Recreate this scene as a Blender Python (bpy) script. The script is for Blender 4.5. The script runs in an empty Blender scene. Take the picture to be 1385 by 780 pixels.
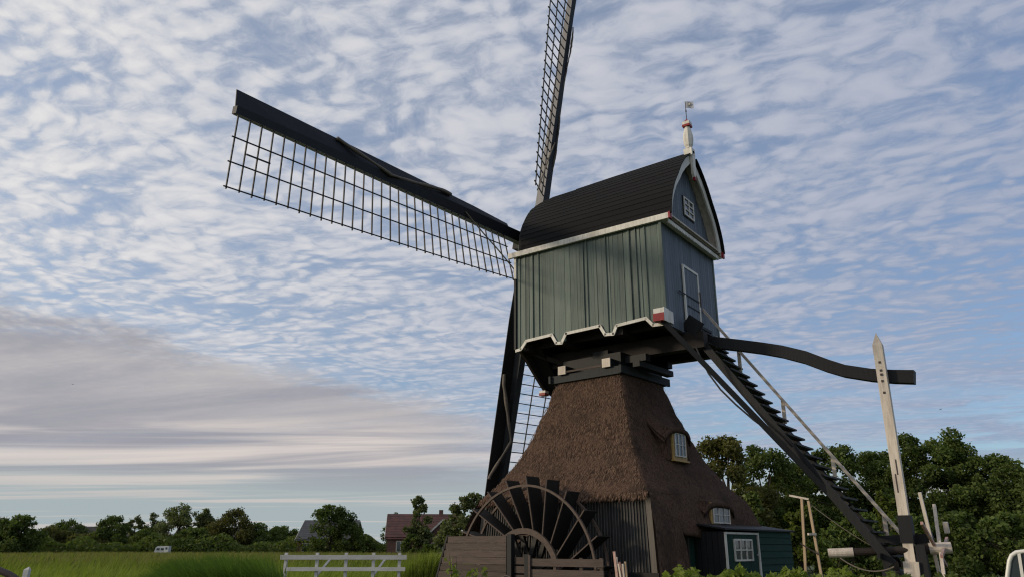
import bpy, bmesh, math, random
import numpy as np
from mathutils import Vector, Matrix
R = math.radians
random.seed(7)
rng = np.random.default_rng(11)
sc = bpy.context.scene
col = sc.collection

# ---------------------------------------------------------------- camera
cam_data = bpy.data.cameras.new('camera')
cam_data.sensor_fit = 'HORIZONTAL'
cam_data.sensor_width = 36.0
cam_data.lens = 36.0 * 1046.0 / 1385.0
cam_data.clip_start = 0.1
cam_data.clip_end = 20000
cam = bpy.data.objects.new('camera', cam_data)
col.objects.link(cam)
cam.location = (0, 0, 1.6)
cam.rotation_euler = (R(90 + 18.5), 0, 0)
sc.camera = cam

# ---------------------------------------------------------------- exposure
sc.view_settings.view_transform = 'Standard'
sc.view_settings.look = 'None'
sc.view_settings.exposure = 0.0
sc.view_settings.gamma = 1.0
sc.view_settings.use_curve_mapping = False
sc.cycles.filter_width = 1.2

# ---------------------------------------------------------------- sun (low, from the left, through thin cloud)
SUN_AZ, SUN_EL = R(-97), R(17)          # azimuth measured from +Y towards +X
sun_dir = Vector((math.sin(SUN_AZ) * math.cos(SUN_EL), math.cos(SUN_AZ) * math.cos(SUN_EL), math.sin(SUN_EL)))
sd = bpy.data.lights.new('sun', 'SUN')
sd.energy = 2.2
sd.angle = R(7.0)
sd.color = (1.0, 0.84, 0.62)
so = bpy.data.objects.new('sun', sd)
col.objects.link(so)
so.location = (-60, 10, 40)
so.rotation_euler = (-sun_dir).to_track_quat('-Z', 'Y').to_euler()

# ---------------------------------------------------------------- sky: clear air plus a thin altocumulus sheet
class NT:
    """small helper that writes node maths"""
    def __init__(s, tree):
        s.t = tree; s.n = tree.nodes; s.l = tree.links
    def put(s, sock, v):
        if isinstance(v, bpy.types.NodeSocket): s.l.new(v, sock)
        else: sock.default_value = v
    def m(s, op, a, b=0.0, c=0.0, clamp=False):
        k = s.n.new('ShaderNodeMath'); k.operation = op; k.use_clamp = clamp
        s.put(k.inputs[0], a); s.put(k.inputs[1], b); s.put(k.inputs[2], c)
        return k.outputs[0]
    def v(s, op, a, b=(0, 0, 0), scale=None):
        k = s.n.new('ShaderNodeVectorMath'); k.operation = op
        s.put(k.inputs[0], a); s.put(k.inputs[1], b)
        if scale is not None: s.put(k.inputs['Scale'], scale)
        return k.outputs['Value'] if op in ('DOT_PRODUCT', 'LENGTH') else k.outputs['Vector']
    def xyz(s, x, y, z=0.0):
        k = s.n.new('ShaderNodeCombineXYZ')
        s.put(k.inputs[0], x); s.put(k.inputs[1], y); s.put(k.inputs[2], z)
        return k.outputs[0]
    def sep(s, v):
        k = s.n.new('ShaderNodeSeparateXYZ'); s.put(k.inputs[0], v)
        return k.outputs
    def noise(s, vec, scale, detail=4.0, rough=0.55, dist=0.0, color=False):
        k = s.n.new('ShaderNodeTexNoise')
        s.put(k.inputs['Vector'], vec); s.put(k.inputs['Scale'], scale)
        s.put(k.inputs['Detail'], detail); s.put(k.inputs['Roughness'], rough); s.put(k.inputs['Distortion'], dist)
        return k.outputs['Color'] if color else k.outputs[0]
    def voro(s, vec, scale, feature='F1', smooth=0.6, rand=1.0):
        k = s.n.new('ShaderNodeTexVoronoi'); k.feature = feature
        s.put(k.inputs['Vector'], vec); s.put(k.inputs['Scale'], scale)
        if feature == 'SMOOTH_F1': s.put(k.inputs['Smoothness'], smooth)
        s.put(k.inputs['Randomness'], rand)
        return k.outputs['Distance']
    def step(s, v, lo, hi, o0=0.0, o1=1.0):
        k = s.n.new('ShaderNodeMapRange'); k.interpolation_type = 'SMOOTHSTEP'; k.clamp = True
        s.put(k.inputs[0], v); s.put(k.inputs[1], lo); s.put(k.inputs[2], hi); s.put(k.inputs[3], o0); s.put(k.inputs[4], o1)
        return k.outputs[0]
    def lin(s, v, lo, hi, o0=0.0, o1=1.0):
        k = s.n.new('ShaderNodeMapRange'); k.clamp = True
        s.put(k.inputs[0], v); s.put(k.inputs[1], lo); s.put(k.inputs[2], hi); s.put(k.inputs[3], o0); s.put(k.inputs[4], o1)
        return k.outputs[0]
    def mix(s, f, a, b, mode='MIX'):
        k = s.n.new('ShaderNodeMix'); k.data_type = 'RGBA'; k.blend_type = mode
        s.put(k.inputs[0], f)
        for sock, v in ((k.inputs[6], a), (k.inputs[7], b)):
            s.put(sock, v if isinstance(v, bpy.types.NodeSocket) else (v[0], v[1], v[2], 1.0))
        return k.outputs[2]

world = bpy.data.worlds.new('World')
sc.world = world
world.use_nodes = True
world.cycles.sampling_method = 'MANUAL'
world.cycles.sample_map_resolution = 256
wt = world.node_tree
wt.nodes.clear()
w = NT(wt)
sky = wt.nodes.new('ShaderNodeTexSky')
sky.sky_type = 'NISHITA'
sky.sun_disc = False
sky.sun_elevation = SUN_EL
sky.sun_rotation = SUN_AZ
sky.altitude = 0
sky.air_density = 1.0
sky.dust_density = 1.2
sky.ozone_density = 1.5
SKY_STRENGTH = 0.10
tc = wt.nodes.new('ShaderNodeTexCoord')
D = tc.outputs['Generated']
dx, dy, dz = w.sep(D)
zz = w.m('ADD', w.m('MAXIMUM', dz, 0.0), 0.035)
px, py = w.m('DIVIDE', dx, zz), w.m('DIVIDE', dy, zz)      # where the view ray meets a flat cloud sheet
P = w.xyz(px, py)
sunf = w.v('DOT_PRODUCT', D, tuple(sun_dir))                # how near the ray is to the sun
sunf = w.lin(sunf, -0.55, 0.85)
# the sheet is rippled: coordinates along (a) and across (b) the ripples
ca, sa = math.cos(R(26)), math.sin(R(26))
A = w.m('ADD', w.m('MULTIPLY', px, ca), w.m('MULTIPLY', py, -sa))
Bc = w.m('ADD', w.m('MULTIPLY', px, sa), w.m('MULTIPLY', py, ca))
warp = w.noise(P, 1.1, 3.0, 0.5, color=True)
warp = w.v('SCALE', w.v('SUBTRACT', warp, (0.5, 0.5, 0.5)), scale=0.55)
Q = w.v('ADD', w.xyz(w.m('MULTIPLY', A, 0.80), Bc), warp)
warp2 = w.noise(P, 8.0, 2.0, 0.6, color=True)
warp2 = w.v('SCALE', w.v('SUBTRACT', warp2, (0.5, 0.5, 0.5)), scale=0.10)
Q2 = w.v('ADD', Q, warp2)
cells = w.voro(Q2, 15.5, 'SMOOTH_F1', 0.55, 1.0)              # cloudlets
cells = w.step(cells, 0.05, 0.72, 1.0, 0.0)
fine = w.noise(Q2, 25.0, 5.0, 0.66)
broad = w.noise(P, 0.55, 4.0, 0.55)
mid = w.noise(Q, 4.2, 3.0, 0.55)                            # patches where the cloudlets run together
rip = w.noise(w.xyz(w.m('MULTIPLY', A, 0.22), w.m('MULTIPLY', Bc, 1.0)), 11.0, 3.0, 0.5, 0.3)
dens = w.m('ADD', w.m('MULTIPLY', cells, 0.36), w.m('MULTIPLY', fine, 0.64))
dens = w.m('ADD', dens, w.m('MULTIPLY', w.m('SUBTRACT', rip, 0.5), 0.75))
dens = w.m('ADD', dens, w.m('MULTIPLY', w.m('SUBTRACT', broad, 0.5), 0.9))
dens = w.m('ADD', dens, w.m('MULTIPLY', w.m('SUBTRACT', mid, 0.5), 0.75))
cover = w.step(w.m('ADD', dens, w.lin(sunf, 0.3, 0.9, -0.02, 0.05)), 0.08, 0.54)
cover = w.lin(cover, 0.0, 1.0, 0.42, 0.95)
slant = w.step(dz, 0.27, 0.13)                               # far cloudlets merge into bands
bands = w.noise(w.v('ADD', w.xyz(w.m('MULTIPLY', A, 0.22), w.m('MULTIPLY', Bc, 0.8)), warp), 2.6, 4.0, 0.6, 0.3)
cover = w.m('ADD', w.m('MULTIPLY', cover, w.m('SUBTRACT', 1.0, w.m('MULTIPLY', slant, 0.75))), w.m('MULTIPLY', w.step(bands, 0.36, 0.62, 0.15, 0.9), w.m('MULTIPLY', slant, 0.75)))
thick = w.step(dens, 0.18, 0.86)
# a smoother, greyer bank lies farther out to the left, its edge running obliquely away
edge_n = w.m('MULTIPLY', w.m('SUBTRACT', w.noise(P, 2.6, 6.0, 0.68), 0.5), 1.25)
edge = w.m('ADD', w.m('ADD', w.m('MULTIPLY', px, -0.816), w.m('MULTIPLY', py, 0.58)), edge_n)
BANK0 = 3.10
bank = w.m('MULTIPLY', w.step(edge, BANK0 - 0.18, BANK0 + 0.42), w.step(w.m('ADD', w.m('DIVIDE', dx, w.m('MAXIMUM', w.m('ABSOLUTE', dy), 0.05)), w.m('MULTIPLY', edge_n, 0.15)), 0.16, -0.16))
streak = w.noise(w.xyz(w.m('MULTIPLY', A, 0.14), w.m('MULTIPLY', Bc, 0.62)), 1.7, 6.0, 0.6, 0.6)
streak2 = w.noise(w.xyz(w.m('MULTIPLY', px, 0.10), w.m('MULTIPLY', py, 0.42)), 1.5, 5.0, 0.55, 0.8)
far = w.step(dz, 0.215, 0.10)                                # looking through the sheet at a slant
low = w.step(dz, 0.105, 0.050)                                # below the far edge of the sheet
# colours: lit cloud near the sun is warm white, away from it lavender grey
lit = w.mix(sunf, (3.85, 4.25, 5.45), (9.4, 9.0, 8.5))
shade = w.mix(sunf, (2.8, 3.4, 4.8), (6.3, 6.5, 6.9))
ccol = w.mix(thick, shade, lit)
grey = w.mix(w.step(streak, 0.40, 0.66), (3.25, 3.2, 3.6), (5.0, 4.75, 4.75))
cream = w.mix(w.step(streak2, 0.40, 0.62), (3.3, 3.3, 3.75), (7.0, 6.3, 5.9))
bankcol = w.mix(far, w.mix(0.10, grey, ccol), cream)
clear = w.mix(1.0, sky.outputs[0], (1.12, 1.30, 1.52), 'MULTIPLY')
alto = w.mix(cover, clear, ccol)
skyc = w.mix(w.m('MULTIPLY', bank, w.step(streak, 0.28, 0.5, 0.80, 0.97)), alto, bankcol)
lowcol = w.mix(w.step(streak2, 0.50, 0.64, 0.10, 0.65), (3.55, 4.35, 4.6), (6.6, 5.85, 5.45))
skyc = w.mix(low, skyc, lowcol)
bg = wt.nodes.new('ShaderNodeBackground')
wt.links.new(skyc, bg.inputs['Color'])
bg.inputs['Strength'].default_value = SKY_STRENGTH
wo = wt.nodes.new('ShaderNodeOutputWorld')
wt.links.new(bg.outputs[0], wo.inputs['Surface'])

# ---------------------------------------------------------------- helpers: materials
def new_mat(name):
    m = bpy.data.materials.new(name); m.use_nodes = True
    t = m.node_tree
    b = t.nodes['Principled BSDF']
    return m, NT(t), b

def wpos(n, sx=1.0, sy=1.0, sz=1.0):
    g = n.n.new('ShaderNodeNewGeometry')
    return n.v('MULTIPLY', g.outputs['Position'], (sx, sy, sz))

def bump(n, b, h, strength=0.4, dist=0.02):
    k = n.n.new('ShaderNodeBump'); k.inputs['Strength'].default_value = strength; k.inputs['Distance'].default_value = dist
    n.put(k.inputs['Height'], h); n.l.new(k.outputs[0], b.inputs['Normal'])

def wood(name, c, c2=None, scale=(6, 6, 0.7), amount=0.6, rough=0.65, bstr=0.35, vary=0.25, dirt=None):
    """painted or bare timber: grain along one world axis, each piece a little different"""
    m, n, b = new_mat(name)
    c2 = c2 or tuple(x * 0.55 for x in c)
    oi = n.n.new('ShaderNodeObjectInfo')
    p = n.v('ADD', wpos(n, *scale), n.v('SCALE', (31.0, 17.0, 9.0), scale=oi.outputs['Random']))
    g = n.noise(p, 2.2, 6.0, 0.65)
    f = n.step(g, 0.35, 0.70, 0.0, amount)
    base = n.mix(f, c, c2)
    k = n.lin(oi.outputs['Random'], 0, 1, 1 - vary, 1 + vary)
    base = n.mix(1.0, base, n.xyz(k, k, k), 'MULTIPLY')
    if dirt:
        dn = n.noise(wpos(n, 1.3, 1.3, 0.5), 1.4, 5.0, 0.6)
        base = n.mix(n.step(dn, 0.48, 0.72, 0.0, 0.65), base, dirt)
    n.l.new(base, b.inputs['Base Color'])
    b.inputs['Roughness'].default_value = rough
    b.inputs['Specular IOR Level'].default_value = 0.3
    bump(n, b, g, bstr, 0.012)
    return m

M = {}
M['green_board'] = wood('green_paint', (0.110, 0.144, 0.126), (0.060, 0.080, 0.072), (14, 14, 0.35), 0.75, 0.6, 0.5, 0.22, (0.142, 0.166, 0.150))
M['blue_board'] = wood('blue_grey_boards', (0.118, 0.140, 0.172), (0.072, 0.088, 0.112), (9, 9, 0.45), 0.7, 0.6, 0.35, 0.14, (0.085, 0.100, 0.110))  # blue-grey tone of the tail wall boards and door
M['white'] = wood('white_paint', (0.72, 0.69, 0.63), (0.46, 0.43, 0.37), (7, 7, 1.2), 0.65, 0.55, 0.2, 0.08, (0.40, 0.37, 0.30))
M['red'] = wood('red_paint', (0.26, 0.018, 0.022), (0.15, 0.012, 0.014), (5, 5, 2), 0.5, 0.5, 0.2, 0.1)
M['roof'] = wood('black_roof_boards', (0.0042, 0.0042, 0.0047), (0.0022, 0.0022, 0.0026), (3, 3, 6), 0.6, 0.9, 0.5, 0.30)
M['black'] = wood('tarred_black_timber', (0.0085, 0.0085, 0.010), (0.0045, 0.0045, 0.0055), (6, 6, 1.0), 0.6, 0.62, 0.4, 0.25)
M['sailblack'] = wood('black_sail_boards', (0.012, 0.0125, 0.016), (0.007, 0.007, 0.009), (3, 3, 3), 0.6, 0.55, 0.4, 0.25)
M['steelgrey'] = wood('grey_stock_paint', (0.26, 0.25, 0.26), (0.14, 0.14, 0.15), (4, 4, 0.6), 0.6, 0.5, 0.2, 0.1)  # pale tone standing for sun on the stock's trailing side
M['underwood'] = wood('weathered_brown_timber', (0.022, 0.016, 0.013), (0.011, 0.008, 0.007), (2, 2, 8), 0.6, 0.75, 0.5, 0.3)  # brown timber darkened to put in the shade beneath the mill body
M['oldwood'] = wood('grey_brown_weathered_planks', (0.086, 0.064, 0.054), (0.042, 0.032, 0.028), (1.2, 1.2, 14), 0.65, 0.8, 0.5, 0.25)
M['wheelwood'] = wood('bleached_wheel_rim', (0.098, 0.070, 0.056), (0.052, 0.038, 0.032), (5, 5, 5), 0.65, 0.75, 0.5, 0.12)
M['wetwood'] = wood('dark_wet_boards', (0.022, 0.020, 0.018), (0.011, 0.011, 0.010), (5, 5, 3), 0.6, 0.6, 0.5, 0.3)
M['wallboard'] = wood('tarred_wall_boards', (0.022, 0.024, 0.026), (0.011, 0.013, 0.014), (9, 9, 0.5), 0.7, 0.7, 0.4, 0.35)
M['batten'] = wood('pale_cover_battens', (0.070, 0.062, 0.057), (0.030, 0.028, 0.027), (9, 9, 0.6), 0.7, 0.7, 0.4, 0.25)
M['cornerpost'] = wood('pale_corner_post', (0.115, 0.100, 0.086), (0.065, 0.058, 0.052), (9, 9, 0.5), 0.6, 0.7, 0.4, 0.1)
M['shed'] = wood('dark_green_shed_paint', (0.006, 0.038, 0.025), (0.004, 0.022, 0.015), (1, 1, 9), 0.6, 0.8, 0.3, 0.2)
M['ochre'] = wood('ochre_window_paint', (0.42, 0.27, 0.085), (0.27, 0.17, 0.06), (5, 5, 2), 0.5, 0.5, 0.2, 0.1)
M['pole'] = wood('peeled_pale_pole', (0.40, 0.29, 0.18), (0.24, 0.17, 0.11), (5, 5, 1), 0.6, 0.6, 0.3, 0.15)
M['offwhite'] = wood('weathered_white_paint', (0.60, 0.53, 0.45), (0.36, 0.30, 0.25), (6, 6, 0.8), 0.7, 0.6, 0.4, 0.12, (0.33, 0.29, 0.24))
M['fence_white'] = wood('white_fence_paint', (0.58, 0.56, 0.54), (0.40, 0.38, 0.36), (1, 5, 5), 0.55, 0.6, 0.3, 0.1)
M['pinkwood'] = wood('faded_red_spoke_paint', (0.32, 0.17, 0.14), (0.42, 0.36, 0.31), (5, 5, 3), 0.8, 0.6, 0.3, 0.2)
M['rope'] = wood('hemp_rope', (0.20, 0.165, 0.130), (0.10, 0.085, 0.07), (30, 30, 30), 0.6, 0.9, 0.5, 0.1)
M['canvas'] = wood('furled_brown_canvas', (0.17, 0.145, 0.125), (0.085, 0.072, 0.064), (9, 9, 9), 0.6, 0.9, 0.6, 0.1)
M['wire'] = wood('dark_wire', (0.02, 0.02, 0.02), None, (9, 9, 9), 0.4, 0.5, 0.1, 0.1)
M['iron'] = wood('rusty_iron', (0.06, 0.045, 0.04), (0.03, 0.022, 0.02), (9, 9, 9), 0.6, 0.6, 0.3, 0.1)
M['flag'] = wood('grey_metal_vane', (0.42, 0.42, 0.44), (0.25, 0.25, 0.27), (9, 9, 9), 0.5, 0.4, 0.1, 0.1)
M['tube_white'] = wood('white_tube_paint', (0.72, 0.68, 0.58), (0.5, 0.46, 0.40), (9, 9, 9), 0.4, 0.4, 0.1, 0.05)
M['trunk'] = wood('tree_bark', (0.075, 0.058, 0.043), (0.035, 0.028, 0.022), (5, 5, 1.5), 0.7, 0.9, 0.8, 0.2)
M['brick'] = None
def glass_mat():
    m, n, b = new_mat('window_glass')
    b.inputs['Base Color'].default_value = (0.03, 0.04, 0.05, 1)
    b.inputs['Roughness'].default_value = 0.06
    b.inputs['Specular IOR Level'].default_value = 0.9
    return m
M['glass'] = glass_mat()
def curtain():
    m, n, b = new_mat('pale_curtain_behind_glass')
    g = n.noise(wpos(n, 8, 8, 0.6), 2.0, 3.0)
    n.l.new(n.mix(n.step(g, 0.35, 0.65), (0.15, 0.18, 0.22), (0.05, 0.065, 0.085)), b.inputs['Base Color'])
    b.inputs['Roughness'].default_value = 0.12
    return m
M['curtain'] = curtain()
def thatch():
    m, n, b = new_mat('old_reed_thatch')
    g1 = n.noise(wpos(n, 1, 1, 0.22), 34.0, 5.0, 0.75)
    g2 = n.noise(wpos(n, 1, 1, 0.6), 1.5, 5.0, 0.6)
    g3 = n.noise(wpos(n, 1, 1, 1), 60.0, 3.0, 0.8)
    c = n.mix(n.step(g1, 0.32, 0.70), (0.036, 0.022, 0.016), (0.190, 0.118, 0.084))
    c = n.mix(n.step(g2, 0.45, 0.70, 0.0, 0.6), c, (0.036, 0.029, 0.022))
    c = n.mix(n.step(g3, 0.55, 0.75, 0.0, 0.6), c, (0.014, 0.010, 0.008))
    n.l.new(c, b.inputs['Base Color']); b.inputs['Roughness'].default_value = 0.95
    b.inputs['Specular IOR Level'].default_value = 0.1
    bump(n, b, n.m('ADD', g1, n.m('MULTIPLY', g3, 0.6)), 0.9, 0.05)
    return m
M['thatch'] = thatch()
def straw():
    m, n, b = new_mat('loose_reed_stems')
    g = n.n.new('ShaderNodeNewGeometry')
    r = g.outputs['Random Per Island']
    c = n.mix(n.step(r, 0.0, 1.0), (0.026, 0.017, 0.013), (0.205, 0.132, 0.095))
    n.l.new(c, b.inputs['Base Color']); b.inputs['Roughness'].default_value = 0.9
    b.inputs['Specular IOR Level'].default_value = 0.1
    return m
M['straw'] = straw()
def leaf(name, dark, light, trans=0.35, tint=(1.1, 1.25, 0.5), patch=0.8, pf=0.6):
    m = bpy.data.materials.new(name); m.use_nodes = True
    t = m.node_tree; t.nodes.clear(); n = NT(t)
    g = n.n.new('ShaderNodeNewGeometry'); oi = n.n.new('ShaderNodeObjectInfo')
    big = n.noise(g.outputs['Position'], patch, 3.0, 0.6)
    c = n.mix(n.lin(g.outputs['Random Per Island'], 0, 1), dark, light)
    c = n.mix(n.step(big, 0.35, 0.7, 0.0, pf), c, tuple(x * 1.25 for x in light))
    k = n.lin(oi.outputs['Random'], 0, 1, 0.85, 1.15)
    c = n.mix(1.0, c, n.xyz(k, k, k), 'MULTIPLY')
    d = n.n.new('ShaderNodeBsdfDiffuse'); n.l.new(c, d.inputs[0])
    tr = n.n.new('ShaderNodeBsdfTranslucent'); n.l.new(n.mix(1.0, c, tint, 'MULTIPLY'), tr.inputs[0])
    gl = n.n.new('ShaderNodeBsdfGlossy'); gl.inputs['Roughness'].default_value = 0.45; gl.inputs[0].default_value = (1, 1, 1, 1)
    a = n.n.new('ShaderNodeMixShader'); a.inputs[0].default_value = trans
    n.l.new(d.outputs[0], a.inputs[1]); n.l.new(tr.outputs[0], a.inputs[2])
    e = n.n.new('ShaderNodeMixShader'); e.inputs[0].default_value = 0.006
    n.l.new(a.outputs[0], e.inputs[1]); n.l.new(gl.outputs[0], e.inputs[2])
    o = n.n.new('ShaderNodeOutputMaterial'); n.l.new(e.outputs[0], o.inputs[0])
    return m
M['leaf_dark'] = leaf('dark_green_leaves', (0.030, 0.050, 0.015), (0.108, 0.142, 0.042))
M['leaf_mid'] = leaf('mid_green_leaves', (0.040, 0.062, 0.018), (0.115, 0.145, 0.044))
M['leaf_pale'] = leaf('grey_green_willow_leaves', (0.050, 0.064, 0.027), (0.140, 0.158, 0.070))
M['leaf_olive'] = leaf('brownish_green_leaves', (0.050, 0.052, 0.018), (0.125, 0.120, 0.042))
M['leaf_bright'] = leaf('fresh_yellow_green_leaves', (0.085, 0.120, 0.022), (0.20, 0.24, 0.055), 0.45)
M['grass'] = leaf('tall_field_grass', (0.040, 0.068, 0.012), (0.200, 0.235, 0.052), 0.45, patch=1.1, pf=0.75)
M['grass_dry'] = leaf('seeding_grass', (0.10, 0.105, 0.035), (0.22, 0.20, 0.085), 0.45)
M['reed'] = leaf('lush_bank_grass', (0.022, 0.052, 0.010), (0.100, 0.160, 0.030), 0.40)
def ground_mat():
    m, n, b = new_mat('meadow_ground')
    g = n.noise(wpos(n), 0.35, 8.0, 0.65); g2 = n.noise(wpos(n), 9.0, 5.0, 0.7)
    c = n.mix(n.step(g, 0.35, 0.65), (0.035, 0.058, 0.014), (0.075, 0.100, 0.026))
    c = n.mix(n.step(g2, 0.45, 0.7, 0.0, 0.6), c, (0.030, 0.034, 0.014))
    n.l.new(c, b.inputs['Base Color']); b.inputs['Roughness'].default_value = 0.95
    bump(n, b, g2, 0.6, 0.06)
    return m
M['ground'] = ground_mat()
def flat(name, c, c2, scale, rough=0.8, bs=0.4):
    m, n, b = new_mat(name)
    g = n.noise(wpos(n), scale, 6.0, 0.65)
    n.l.new(n.mix(n.step(g, 0.3, 0.7), c, c2), b.inputs['Base Color']); b.inputs['Roughness'].default_value = rough
    bump(n, b, g, bs, 0.03)
    return m
M['redtile'] = flat('red_brown_roof_tiles', (0.100, 0.042, 0.034), (0.060, 0.028, 0.025), 1.2)
M['greytile'] = flat('grey_roof_tiles', (0.060, 0.065, 0.075), (0.040, 0.042, 0.050), 1.2)
M['darkthatch'] = flat('dark_barn_roof', (0.040, 0.036, 0.036), (0.026, 0.024, 0.025), 1.0)
M['brickwall'] = flat('red_brick_wall', (0.15, 0.075, 0.055), (0.095, 0.050, 0.040), 2.5)
M['caravan'] = flat('white_caravan_shell', (0.62, 0.62, 0.60), (0.50, 0.50, 0.49), 2.0, 0.4, 0.05)
M['rubber'] = flat('black_rubber', (0.02, 0.02, 0.02), (0.012, 0.012, 0.012), 5.0)

# ---------------------------------------------------------------- helpers: meshes and objects
ZO = {}
def thing(name, label, cat, loc=(0, 0, 0), rotz=0.0, group=None):
    o = bpy.data.objects.new(name, None); col.objects.link(o)
    o.location = loc; o.rotation_euler = (0, 0, rotz); o.empty_display_size = 0.3
    o['label'] = label; o['category'] = cat
    if group: o['group'] = group
    ZO[o.name] = loc[2]
    return o
def tag(o, label, cat, group=None):
    o['label'] = label; o['category'] = cat
    if group: o['group'] = group
    return o
def link(name, me, mat, parent=None):
    o = bpy.data.objects.new(name, me); col.objects.link(o)
    if mat is not None and not me.materials: me.materials.append(mat)
    if parent is not None:
        o.parent = parent
        if parent.name in ZO: o.location = (0, 0, -ZO[parent.name])
    return o

class MB:
    def __init__(s): s.v = []; s.f = []
    def add(s, vs, fs):
        k = len(s.v); s.v += [tuple(x) for x in vs]; s.f += [tuple(i + k for i in f) for f in fs]
    def box(s, lo, hi):
        (a, b, c), (d, e, f) = lo, hi
        s.add([(a, b, c), (d, b, c), (d, e, c), (a, e, c), (a, b, f), (d, b, f), (d, e, f), (a, e, f)],
              [(0, 3, 2, 1), (4, 5, 6, 7), (0, 1, 5, 4), (1, 2, 6, 5), (2, 3, 7, 6), (3, 0, 4, 7)])
    def beam(s, p0, p1, w0, h0, up=(0, 0, 1), w1=None, h1=None):
        p0, p1 = Vector(p0), Vector(p1); d = (p1 - p0).normalized()
        x = d.cross(Vector(up)).normalized(); y = x.cross(d)
        w1 = w0 if w1 is None else w1; h1 = h0 if h1 is None else h1
        vs = []
        for p, ww, hh in ((p0, w0, h0), (p1, w1, h1)):
            for i, j in ((-1, -1), (1, -1), (1, 1), (-1, 1)): vs.append(p + x * (i * ww / 2) + y * (j * hh / 2))
        s.add(vs, [(0, 1, 2, 3), (7, 6, 5, 4), (0, 4, 5, 1), (1, 5, 6, 2), (2, 6, 7, 3), (3, 7, 4, 0)])
    def tube(s, pts, r, n=8, cap=True):
        pts = [Vector(p) for p in pts]; rs = r if isinstance(r, (list, tuple)) else [r] * len(pts)
        rings = []; k = len(s.v); prev = None
        for i, p in enumerate(pts):
            d = (pts[min(i + 1, len(pts) - 1)] - pts[max(i - 1, 0)]).normalized()
            a = prev if prev is not None else (Vector((0, 0, 1)) if abs(d.z) < 0.9 else Vector((1, 0, 0)))
            x = (a - d * a.dot(d)).normalized(); prev = x; y = d.cross(x)
            for j in range(n):
                t = 2 * math.pi * j / n; s.v.append(tuple(p + (x * math.cos(t) + y * math.sin(t)) * rs[i]))
        for i in range(len(pts) - 1):
            for j in range(n):
                a = k + i * n + j; b = k + i * n + (j + 1) % n
                s.f.append((a, b, b + n, a + n))
        if cap:
            s.f.append(tuple(k + j for j in reversed(range(n)))); m = k + (len(pts) - 1) * n
            s.f.append(tuple(m + j for j in range(n)))
    def prism(s, poly, axis, a, b):
        """polygon in the two other axes, extruded along axis from a to b"""
        def pt(p, t):
            if axis == 0: return (t, p[0], p[1])
            if axis == 1: return (p[0], t, p[1])
            return (p[0], p[1], t)
        n = len(poly)
        s.add([pt(p, a) for p in poly] + [pt(p, b) for p in poly],
              [tuple(range(n)), tuple(reversed(range(n, 2 * n)))] + [(i, i + n, (i + 1) % n + n, (i + 1) % n) for i in range(n)])
    def lathe(s, prof, c=(0, 0, 0), n=16):
        k = len(s.v)
        for r, z in prof:
            for j in range(n):
                t = 2 * math.pi * (j + 0.5) / n; s.v.append((c[0] + r * math.cos(t), c[1] + r * math.sin(t), c[2] + z))
        for i in range(len(prof) - 1):
            for j in range(n):
                a = k + i * n + j; b = k + i * n + (j + 1) % n; s.f.append((a, b, b + n, a + n))
        s.f.append(tuple(k + j for j in reversed(range(n)))); m = k + (len(prof) - 1) * n
        s.f.append(tuple(m + j for j in range(n)))
    def mesh(s, name, smooth=False):
        me = bpy.data.meshes.new(name); me.from_pydata(s.v, [], s.f)
        bm = bmesh.new(); bm.from_mesh(me); bmesh.ops.recalc_face_normals(bm, faces=bm.faces); bm.to_mesh(me); bm.free()
        if smooth:
            for p in me.polygons: p.use_smooth = True
        return me
    def build(s, name, mat, parent=None, smooth=False):
        return link(name, s.mesh(name, smooth), mat, parent)

_unit = {}
def unit(mat):
    if mat.name not in _unit:
        b = MB(); b.box((-0.5, -0.5, -0.5), (0.5, 0.5, 0.5)); me = b.mesh('piece_' + mat.name); me.materials.append(mat); _unit[mat.name] = me
    return _unit[mat.name]
def bar(name, mat, parent, p0, p1, wd, th, up=(0, 0, 1), roll=0.0):
    """a straight board from p0 to p1 that shares one mesh; wd lies across, th along up"""
    p0, p1 = Vector(p0), Vector(p1); d = p1 - p0; L = d.length; d.normalize()
    x = d.cross(Vector(up)).normalized(); y = x.cross(d)
    if roll:
        c, s_ = math.cos(roll), math.sin(roll); x, y = x * c + y * s_, y * c - x * s_
    o = bpy.data.objects.new(name, unit(mat)); col.objects.link(o); o.parent = parent
    m = Matrix(((x.x * wd, y.x * th, d.x * L, 0), (x.y * wd, y.y * th, d.y * L, 0), (x.z * wd, y.z * th, d.z * L, 0), (0, 0, 0, 1)))
    m.translation = (p0 + p1) / 2
    if parent is not None and parent.name in ZO: m.translation.z -= ZO[parent.name]
    o.matrix_basis = m
    return o
def np_mesh(name, V, F):
    me = bpy.data.meshes.new(name); k = F.shape[1]
    me.vertices.add(len(V)); me.vertices.foreach_set('co', np.ascontiguousarray(V, dtype=np.float32).ravel())
    me.loops.add(F.size); me.loops.foreach_set('vertex_index', np.ascontiguousarray(F, dtype=np.int32).ravel())
    me.polygons.add(len(F)); me.polygons.foreach_set('loop_start', np.arange(0, F.size, k, dtype=np.int32))
    me.update(calc_edges=True)
    return me
def interp(x, tab):
    xs = [a for a, _ in tab]; ys = [b for _, b in tab]
    return float(np.interp(x, xs, ys))

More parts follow.
